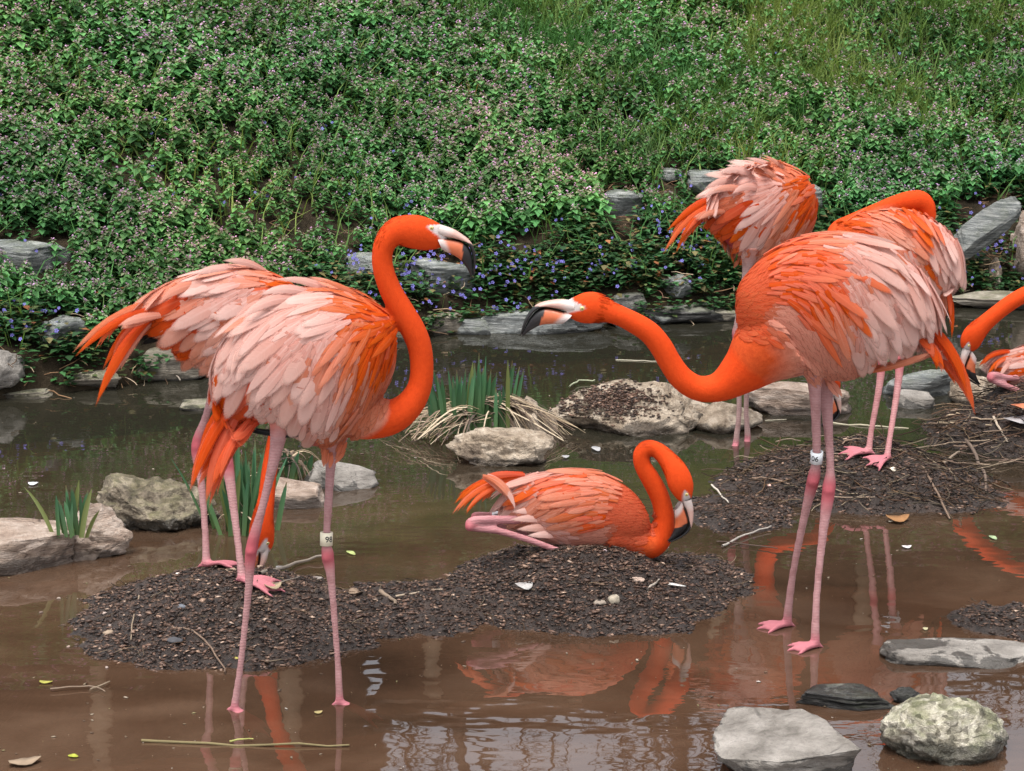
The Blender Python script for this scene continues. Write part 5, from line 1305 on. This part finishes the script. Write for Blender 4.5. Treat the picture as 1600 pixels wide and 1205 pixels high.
BIRDS.append(dict(  # E, back, ruffled, tail to the left
    label="ruffled flamingo at the back with raised fanned feathers and drooping tail at left", Y=7.85, face=1, yaw=.5, seed=10, space=12.2, cap=125, wide=.6, wsc=.72, slen=18, sspace=4.6,
    torso=[(1105, 326, 10), (1128, 326, 36), (1160, 330, 62), (1195, 336, 78), (1230, 341, 76), (1253, 347, 52), (1266, 352, 20)],
    neck=[(1225, 375, 38, 0), (1215, 410, 25, .0), (1206, 450, 18, 0), (1204, 500, 16, -.05), (1212, 538, 14, -.12), (1238, 560, 13, -.2), (1268, 566, 13, -.25), (1288, 578, 14.5, -.28, .85), (1297, 596, 17, -.28, .72), (1301, 610, 14, -.28, .64), (1303, 618, 9, -.28, .6)], hdy=-.28,
    bill=(1303, 606, 58, .62, False),
    plume=[((1240, 300), (1215, 250), (1161, 247), 11, 'P', -.02), ((1248, 300), (1235, 258), (1188, 241), 9, 'K', -.04), ((1250, 305), (1245, 265), (1208, 248), 8, 'M', -.01), ((1215, 300), (1160, 250), (1120, 272), 13, 'P', -.04), ((1200, 305), (1140, 262), (1099, 298), 13, 'P', -.02), ((1190, 312), (1130, 275), (1097, 312), 12, 'P', -.05), ((1195, 318), (1150, 280), (1112, 300), 12, 'K', -.08), ((1210, 312), (1170, 275), (1143, 305), 13, 'P', -.10), ((1235, 310), (1215, 270), (1185, 262), 10, 'K', -.08)],
    legs=[dict(side=-1, foot=(1150, 694), pts=[(1172, 385, 20), (1167, 425, 8), (1152, 505, 6.5), (1150, 522, 8.5), (1153, 570, 6.5), (1155, 640, 5.3), (1151, 682, 6.2)], knee=3, head=(-.5, -1), toe=.08, col=(.33, .21, .195)),
          dict(side=1, foot=(1168, 687), pts=[(1190, 385, 20), (1184, 425, 8), (1174, 505, 6.5), (1171, 522, 8.5), (1168, 570, 6.5), (1166, 640, 5.3), (1168, 675, 6.2)], knee=3, head=(-.3, -1), toe=.08, col=(.33, .21, .195))],
    guides=[(1228, 275, 222, 62, 9, 'M', .12), (1205, 272, 205, 68, 12, 'P', .12), (1180, 276, 190, 70, 15, 'P', .12), (1150, 285, 170, 62, 14, 'P', .15), (1125, 296, 150, 55, 11, 'P'), (1175, 300, 160, 66, 15, 'P', .15), (1140, 312, 162, 45, 13, 'M'), (1205, 310, 140, 66, 15, 'P', .14), (1235, 318, 122, 60, 11, 'K'), (1252, 330, 112, 42, 10, 'O'), (1252, 300, 150, 40, 10, 'O'), (1195, 350, 116, 62, 15, 'P'), (1215, 370, 125, 52, 13, 'K'), (1158, 332, 150, 48, 14, 'T'), (1150, 345, 140, 40, 14, 'T'), (1170, 355, 125, 42, 14, 'O'), (1240, 360, 120, 42, 11, 'K'),
            (1190, 395, 165, 0, 0, 'S'), (1175, 405, 165, 0, 0, 'S'), (1215, 398, 150, 0, 0, 'S'), (1250, 375, 125, 0, 0, 'S'), (1130, 365, 0, 0, 0, 'R'), (1150, 382, 0, 0, 0, 'R'), (1112, 345, 0, 0, 0, 'R'), (1160, 372, 0, 0, 0, 'R'), (1148, 400, 0, 0, 0, 'R')],
    tail=[((1135, 306), (1080, 316), (1041, 363), 11, 'T', -.01), ((1130, 315), (1072, 328), (1036, 398), 11, 'O', -.04), ((1132, 322), (1078, 334), (1057, 396), 11, 'O', -.02), ((1135, 328), (1085, 338), (1071, 377), 10, 'T', .02), ((1130, 312), (1078, 322), (1046, 372), 11, 'T', .04), ((1138, 318), (1095, 325), (1062, 372), 14, 'T', -.05), ((1150, 332), (1105, 326), (1086, 345), 16, 'K', -.06), ((1128, 300), (1085, 318), (1055, 345), 12, 'T', .01)]))
BIRDS.append(dict(  # F, right back, preening
    label="flamingo at right back preening with its neck folded over its back", Y=7.40, face=-1, yaw=-.25, seed=12, space=12.5, cap=120, wide=.62, wsc=.75, slen=19, sspace=4.8,
    torso=[(1489, 432, 10), (1478, 422, 40), (1455, 412, 58), (1420, 406, 76), (1380, 409, 80), (1340, 413, 74), (1310, 416, 45), (1295, 418, 15)],
    neck=[(1335, 390, 44, 0), (1316, 368, 26, .02), (1332, 352, 18, .05), (1362, 335, 14, .07), (1392, 322, 14, .08), (1418, 315, 16, .08, .85), (1437, 314, 16.5, .08, .72), (1448, 322, 13.5, .08, .64), (1452, 336, 11, .08, .6), (1452, 346, 9, .08, .6)], hdy=.08,
    bill=(1450, 344, 84, .66, False),
    legs=[dict(side=-1, foot=(1357, 712), z=.075, mound=True, pts=[(1392, 455, 22), (1390, 490, 9), (1382, 545, 7), (1379, 562, 8.5), (1373, 610, 6.8), (1362, 670, 5.8), (1358, 700, 6.6)], knee=3, head=(-1, .1), toe=.10, col=(.36, .165, .165)),
          dict(side=1, foot=(1386, 721), z=.075, mound=True, pts=[(1420, 455, 22), (1418, 500, 9), (1409, 540, 7), (1407, 558, 9), (1402, 610, 7), (1391, 680, 5.8), (1387, 708, 6.6)], knee=3, head=(-.8, -.5), toe=.09, col=(.36, .165, .165), band=((1414, 520), "12", .3, 'band_white', 10), bandh=17, bandr=8)],
    guides=[(1380, 340, 15, 50, 12, 'M'), (1410, 345, 30, 55, 12, 'O'), (1432, 352, 50, 62, 12, 'O'), (1452, 368, 64, 62, 16, 'P'), (1442, 398, 66, 62, 12, 'O'), (1412, 385, 50, 55, 13, 'M'), (1425, 415, 66, 52, 15, 'P'), (1472, 408, 80, 55, 19, 'P'), (1444, 430, 80, 50, 19, 'P'), (1466, 440, 82, 40, 18, 'P'), (1395, 375, 35, 50, 12, 'K'), (1400, 420, 55, 50, 14, 'P'), (1345, 350, 0, 40, 11, 'O'), (1405, 350, 35, 50, 12, 'M'),
            (1330, 365, -5, 0, 0, 'V'), (1350, 372, 8, 0, 0, 'V'), (1375, 390, 20, 0, 0, 'S'), (1360, 420, 25, 0, 0, 'S'), (1310, 390, 0, 0, 0, 'V'), (1390, 450, 30, 0, 0, 'S')],
    tail=[((1472, 430), (1492, 470), (1487, 531), 11, 'T', -.01), ((1474, 432), (1488, 465), (1484, 500), 11, 'T', -.03), ((1445, 445), (1455, 480), (1478, 500), 26, 'K', -.02), ((1440, 450), (1446, 495), (1462, 525), 26, 'K', .0), ((1430, 450), (1436, 490), (1448, 515), 24, 'M', .02), ((1465, 435), (1478, 470), (1476, 500), 14, 'M', .03), ((1468, 440), (1476, 470), (1478, 505), 12, 'B', .04)]))
BIRDS.append(dict(  # G, cropped at the right edge
    label="sitting flamingo cropped by the right edge with head reaching back beside its tail", Y=8.0, face=1, yaw=.05, seed=14, space=11.5, cap=110, wide=.72, wsc=.7, slen=17, sspace=4.6,
    torso=[(1560, 563, 8), (1578, 571, 26), (1605, 577, 40), (1640, 583, 48), (1680, 590, 47), (1710, 600, 32), (1724, 606, 14)],
    neck=[(1690, 595, 34), (1722, 588, 24), (1738, 560, 17), (1734, 520, 14), (1712, 482, 13), (1680, 458, 12.5), (1645, 450, 12.5), (1612, 456, 12.5), (1584, 470, 12.5), (1558, 489, 12.5), (1536, 508, 14, 0, .9), (1522, 523, 17.5, 0, .75), (1515, 537, 16, 0, .66), (1511, 547, 10, 0, .6)],
    bill=(1512, 538, 57, .66, True),
    legs=[dict(folded=True, foot=(0, 0), pts=[(1620, 588, 5, .0), (1590, 591, 5, -.05), (1572, 590, 5, -.07), (1556, 586, 5.5, -.08), (1548, 589, 7, -.08), (1553, 595, 5.5, -.08), (1580, 606, 5, -.08), (1615, 622, 5, -.08)], knee=4, col=(.37, .16, .17)),
          dict(folded=True, foot=(0, 0), pts=[(1620, 585, 5, .0), (1592, 585, 5, .04), (1578, 584, 5, .05), (1562, 581, 5, .05), (1555, 584, 6.5, .05), (1562, 590, 5, .05), (1590, 602, 5, .05), (1620, 615, 5, .05)], knee=4, col=(.37, .16, .17))],
    base=None,
    guides=[(1585, 560, 165, 45, 12, 'P'), (1600, 575, 150, 50, 11, 'O'), (1620, 560, 170, 50, 13, 'P'), (1590, 590, 205, 42, 12, 'P'), (1640, 580, 165, 48, 12, 'O'), (1660, 600, 180, 40, 12, 'K'), (1620, 600, 195, 42, 12, 'P'), (1680, 575, 195, 40, 12, 'M'), (1640, 545, 178, 50, 13, 'P'), (1705, 595, 200, 0, 0, 'V'), (1670, 625, 190, 0, 0, 'S')],
    tail=[((1592, 552), (1548, 545), (1529, 574), 9, 'T', -.01), ((1594, 556), (1556, 556), (1543, 588), 9, 'O', -.03), ((1590, 550), (1555, 545), (1536, 562), 9, 'T', .03), ((1588, 560), (1570, 570), (1562, 590), 9, 'P', -.05)]))
for S in BIRDS:
    if 'base' in S:
        b_ = at_y(sum(p[0] for p in S['torso']) / len(S['torso']), 870 if S['Y'] < 7 else 640, S['Y']); S['base'] = Vector((b_.x, S['Y'], ground_z(b_.x, S['Y'])))
    S['root'] = build_bird(S)

# ------------------------------------------------------------------ loose sticks, leaves, feathers, pebbles
def stick(label, pts_px, r, col, name="twig", zoff=.008, cat="twig", group="twigs around the mounds", sub=4):
    P = []
    for (px, py) in pts_px:
        p = at_mound(px, py); P.append((p.x, p.y, max(p.z, 0) + zoff))
    n = len(P); C = catmull(P, sub) if n > 2 else np.linspace(P[0], P[-1], 7)
    C = C + NR.normal(0, r * .35, C.shape)
    o0 = Vector(C[0]); V, Fq = tube_np([Vector(c) - o0 for c in C], list(np.linspace(r, r * .6, len(C))), 6)
    o = mobj(name, mesh_np(name, V, Fq, M['stick'], True, np.repeat(np.array([col]), len(V), 0) * NR.uniform(.8, 1.15, (len(V), 1))), None, o0); tag(o, label, cat, group); return o
stick("long straight olive reed floating at bottom left", [(222, 1161), (370, 1166), (545, 1168)], .0038, (.16, .13, .065), "floating_reed", 0.004, "reed")
stick("short green reed crossing the long floating reed", [(360, 1164), (395, 1160)], .0025, (.30, .30, .10), "floating_reed", .008, "reed")
stick("grey twig lying by the front left bird's knee on the mound", [(408, 905), (450, 893), (503, 877)], .006, (.26, .22, .18), zoff=.015)
stick("thin grey twig just below the twig by the knee", [(408, 917), (440, 914), (468, 906)], .003, (.20, .17, .14))
stick("thin branch slanting down the left mound beside the leg", [(268, 985), (310, 995), (345, 1040), (352, 1055)], .0032, (.16, .11, .08))
stick("upright looking thin stem on the left part of left mound", [(218, 935), (208, 970), (205, 1005)], .0025, (.22, .17, .12))
stick("pale twig on the low mud bridge", [(618, 936), (690, 925)], .0035, (.34, .27, .20))
stick("short broken stick at the right side of the left mound", [(594, 928), (622, 948)], .007, (.20, .15, .11))
stick("pale grey twig across mud right of the sitting bird", [(1128, 858), (1165, 840), (1205, 826)], .0035, (.30, .27, .24))
stick("short pale stick in water right of the curled head", [(1112, 762), (1138, 790)], .0035, (.45, .40, .34))
stick("brown bent branch down the nest mound at right", [(1478, 672), (1512, 695), (1535, 740), (1540, 770)], .0075, (.15, .11, .085))
stick("long brown stem falling down the right twiggy mound", [(1440, 730), (1460, 765), (1485, 815)], .005, (.16, .11, .08))
stick("straight pale straw across the right nest mound", [(1468, 664), (1550, 668)], .004, (.36, .28, .19))
stick("thick short stick on upper right nest mound", [(1552, 655), (1575, 695)], .005, (.38, .31, .24))
stick("broken stick lying at the foot of the right nest mound", [(1474, 728), (1500, 708)], .005, (.30, .23, .17))
stick("tan curved stem at left of right nest mound", [(1462, 668), (1480, 653), (1500, 650)], .005, (.32, .24, .16))
stick("floating straw in water behind the right legs", [(1300, 662), (1360, 667), (1420, 670)], .004, (.38, .34, .24), "floating_straw", .002, "straw")
stick("short floating straw beside the right legs", [(1195, 658), (1228, 657)], .003, (.36, .32, .24), "floating_straw", .002, "straw")
stick("pale arched stem floating behind the extended neck", [(890, 609), (905, 600), (930, 600)], .0035, (.34, .36, .24), "floating_straw", .012, "straw")
stick("thin straw floating under the extended neck", [(962, 563), (1028, 566)], .003, (.36, .33, .25), "floating_straw", .002, "straw")
stick("dark twig leaning into the water below the left ledge", [(258, 560), (272, 590), (282, 602)], .004, (.26, .22, .18), zoff=.02)
stick("fallen twig beside the pale flint on the centre mound", [(1010, 926), (1032, 908)], .004, (.36, .31, .26))
stick("thin twig in mud at bottom of the left mound", [(140, 1083), (172, 1070)], .0025, (.22, .17, .12))
stick("fine twig floating left of the mound", [(78, 1082), (140, 1078), (165, 1085)], .002, (.20, .15, .11))
stick("fine dark twig below the flat mud apron", [(1120, 850), (1190, 858), (1215, 862)], .0025, (.07, .05, .04))
for q in range(26):
    gx_, gy_ = R_.choice([(R_.uniform(1200, 1560), R_.uniform(690, 790)), (R_.uniform(1460, 1600), R_.uniform(640, 730))])
    a = R_.uniform(-.6, .6); L = R_.uniform(30, 75)
    stick("dark dry twig tangled on the right mounds", [(gx_ - L / 2, gy_ - a * 12), (gx_, gy_ + R_.uniform(-5, 5)), (gx_ + L / 2, gy_ + a * 14)], R_.uniform(.0018, .0035), R_.choice([(.20, .14, .10), (.12, .08, .06), (.28, .21, .15)]), zoff=.012)

def flake(label, px, py, wpx, hpx, col, name, cat, group, ang=0.0, lift=.004, curl=.25):
    p = at_mound(px, py); k = ppm(p.y, 0); L = wpx * .85 / k; Wd = hpx / k / math.sin(math.atan2(CAM_Z, p.y)) * .8
    wp = lambda u: .5 * math.sin(PI * min(1, .08 + u * .92)) ** .8 + .01
    V, Q, UV = feather_grid(wp, 0, .1, 6, 2); V[:, 0] -= .5
    V = V * np.array([L, Wd, L]); V[:, 2] += curl * L * (2 * V[:, 0] / L) ** 2 * .3 + NR.normal(0, .01 * L, len(V))
    V2 = V - np.array([0, 0, .0014]); idx = len(V); nv = 3; nu = 7
    ring = [i * nv for i in range(nu)] + [(nu - 1) * nv + j for j in range(1, nv)] + [i * nv + nv - 1 for i in range(nu - 2, -1, -1)] + [1]
    Fq = [tuple(q) for q in Q] + [tuple(reversed([i + idx for i in q])) for q in Q] + [(ring[i], ring[i] + idx, ring[(i + 1) % len(ring)] + idx, ring[(i + 1) % len(ring)]) for i in range(len(ring))]
    VV = np.concatenate([V, V2]) @ rotz(ang).T
    c = np.repeat(np.array([col]), len(VV), 0) * .72 * NR.uniform(.85, 1.1, (len(VV), 1))
    o = mobj(name, mesh_np(name, VV, np.array(Fq), M['attr'], True, c), None, (p.x, p.y, max(p.z, 0) + lift)); tag(o, label, cat, group)
GL = "fallen leaves"; GF = "shed white feathers"
flake("yellow green leaf floating at bottom left corner", 115, 1184, 14, 8, (.42, .45, .06), "fallen_leaf", "leaf", GL, 1.3)
flake("small yellow leaf floating left of the mound's lower edge", 72, 1068, 24, 5, (.40, .38, .08), "fallen_leaf", "leaf", GL, -.1)
flake("light green leaf floating right of the numbered leg band", 549, 866, 12, 9, (.48, .55, .20), "fallen_leaf", "leaf", GL, .6)
flake("dry orange brown leaf on the mud below the twiggy mound", 1403, 816, 44, 12, (.34, .17, .07), "fallen_leaf", "leaf", GL, .1, .01, .5)
flake("dead tan leaf at the bottom left corner", 40, 1195, 60, 14, (.34, .25, .17), "fallen_leaf", "leaf", GL, .4, .008)
flake("curled tan leaf on the left mound by the toes", 428, 925, 34, 10, (.36, .28, .18), "fallen_leaf", "leaf", GL, .5, .015, .6)
flake("curled dry leaf on the right slope of the left mound", 556, 932, 26, 9, (.28, .20, .14), "fallen_leaf", "leaf", GL, -.9, .012, .6)
flake("tiny pale leaf floating below the front left feet", 498, 1115, 16, 5, (.40, .32, .14), "fallen_leaf", "leaf", GL, .4)
flake("green leaf floating on the right reflection", 1552, 842, 12, 8, (.35, .45, .25), "fallen_leaf", "leaf", GL, .3)
flake("pale leaf floating by the right slab", 1446, 985, 10, 5, (.55, .5, .3), "fallen_leaf", "leaf", GL, .0)
flake("yellow sliver floating near the front left foot", 372, 1030, 14, 4, (.45, .40, .10), "fallen_leaf", "leaf", GL, -.5)
flake("white feather floating behind the sitting bird", 932, 704, 16, 9, (.42, .41, .41), "shed_feather", "feather", GF, .3, .006)
flake("small white feather left of the floating one behind the sitting bird", 884, 716, 14, 5, (.42, .41, .41), "shed_feather", "feather", GF, .1, .006)
flake("white fluffy feather on the centre mound below the sitting bird", 820, 922, 34, 14, (.5, .48, .46), "shed_feather", "feather", GF, .4, .012, .5)
flake("white speck feather floating at far left", 52, 758, 18, 6, (.7, .7, .72), "shed_feather", "feather", GF, .1, .005)
flake("small white feather on right slope of centre mound", 1053, 920, 12, 16, (.72, .7, .66), "shed_feather", "feather", GF, 1.2, .012)
flake("white scrap feather floating on the right water", 1417, 857, 18, 5, (.75, .68, .68), "shed_feather", "feather", GF, .1, .005)
flake("grey white shed feather lying on the right nest mound", 1588, 670, 44, 14, (.45, .42, .42), "shed_feather", "feather", GF, .5, .03, .4)
flake("orange tipped shed feather beside the grey white one on the nest", 1594, 655, 26, 12, (.60, .20, .10), "shed_feather", "feather", GF, .5, .045, .4)
flake("tiny white feather below the left bird's tail in the water", 265, 567, 16, 5, (.6, .55, .52), "shed_feather", "feather", GF, .1, .004)

def pebble(label, px, py, wpx, hpx, col, seed, zr=.7):
    p = at_mound(px, py); k = ppm(p.y, 0); V, Fq = ICO[3]; V = V.copy(); r = np.random.default_rng(seed)
    for _ in range(6):
        n = r.normal(size=3); n /= np.linalg.norm(n); V -= np.maximum(V @ n - r.uniform(.6, .85), 0)[:, None] * n
    V = V * (1 + .12 * fbm(V * 2, seed, 2))[:, None] * np.array([wpx / k / 2, wpx / k / 2 * .9, hpx / k / 2 * zr])
    o = mobj("pebble", mesh_np("pebble", V, Fq, M['attr'], True, np.repeat(np.array([col]), len(V), 0) * (1 + .25 * fbm(V * 90, seed, 2))[:, None]), None, (p.x, p.y, max(p.z, 0) + hpx / k / 2 * zr * .5)); tag(o, label, "pebble", "pebbles on the mounds")
pebble("angular pale flint standing on the centre mound", 959, 943, 20, 28, (.30, .26, .20), 1)
pebble("flat tan stone chip left of the pale flint", 938, 944, 24, 12, (.24, .20, .16), 2)
pebble("pale pinkish curled chip above the flint", 996, 908, 22, 12, (.40, .30, .24), 3)
pebble("round white pebble under the sitting bird's breast", 945, 862, 7, 7, (.72, .60, .62), 4)
pebble("white pebble just right of the sitting bird's neck base", 1042, 853, 8, 7, (.78, .68, .74), 5)
pebble("round brown pebble on the left part of the left mound", 169, 991, 18, 14, (.24, .18, .13), 6)
pebble("blue grey stone chip on the left mound", 283, 952, 14, 16, (.13, .14, .16), 7)
pebble("dark slate chip on the left mound front", 272, 1002, 28, 12, (.06, .06, .065), 8)
pebble("tan stone behind the left bird's toes", 360, 892, 18, 9, (.34, .25, .18), 9)
pebble("white small stone on the mound's left rim below the mossy boulder", 278, 898, 8, 7, (.6, .5, .44), 10)
pebble("grey oval stone at the top of the left mound", 438, 888, 15, 7, (.22, .20, .19), 11)
pebble("pale flat stone on the left mound by the band leg", 496, 905, 20, 8, (.30, .26, .23), 12)
pebble("cream pebble below the preening bird's toes", 1396, 735, 12, 12, (.68, .62, .50), 13)
pebble("pinkish pebble on left side of the twiggy mound", 1202, 760, 7, 7, (.62, .40, .34), 14)
for q in range(26):
    w = R_.uniform(4, 8)
    pebble("small rounded pebble scattered on the left mound", R_.gauss(260, 110), R_.uniform(930, 1050), w, w * .8, R_.choice([(.20, .16, .13), (.30, .24, .21), (.14, .10, .08), (.26, .19, .16)]), 100 + q)

n = 900
qx = NR.uniform(-60, 1660, n); qy = 560 + 660 * NR.random(n) ** .8
P = np.array([tuple(at_z(a, b, .002)) for a, b in zip(qx, qy)])
k = (P[:, 1] < shore(P[:, 0]) - .05) & (all_mound_h(P[:, 0], P[:, 1]) < -.003) & (n2(P[:, 0], P[:, 1], 1.6, 123, 2) > -.15); P = P[k]
spc = np.array([(.30, .25, .19), (.16, .12, .08), (.10, .07, .05), (.42, .38, .34), (.22, .20, .10)])
scatter("floating_specks", "tiny bits of chaff and down floating on the pond", CH, P, .003 + .008 * NR.random(len(P)) ** 3, NR.uniform(0, 6.28, len(P)), spc[NR.choice(5, len(P), p=[.25, .3, .25, .08, .12])], M['attr'])
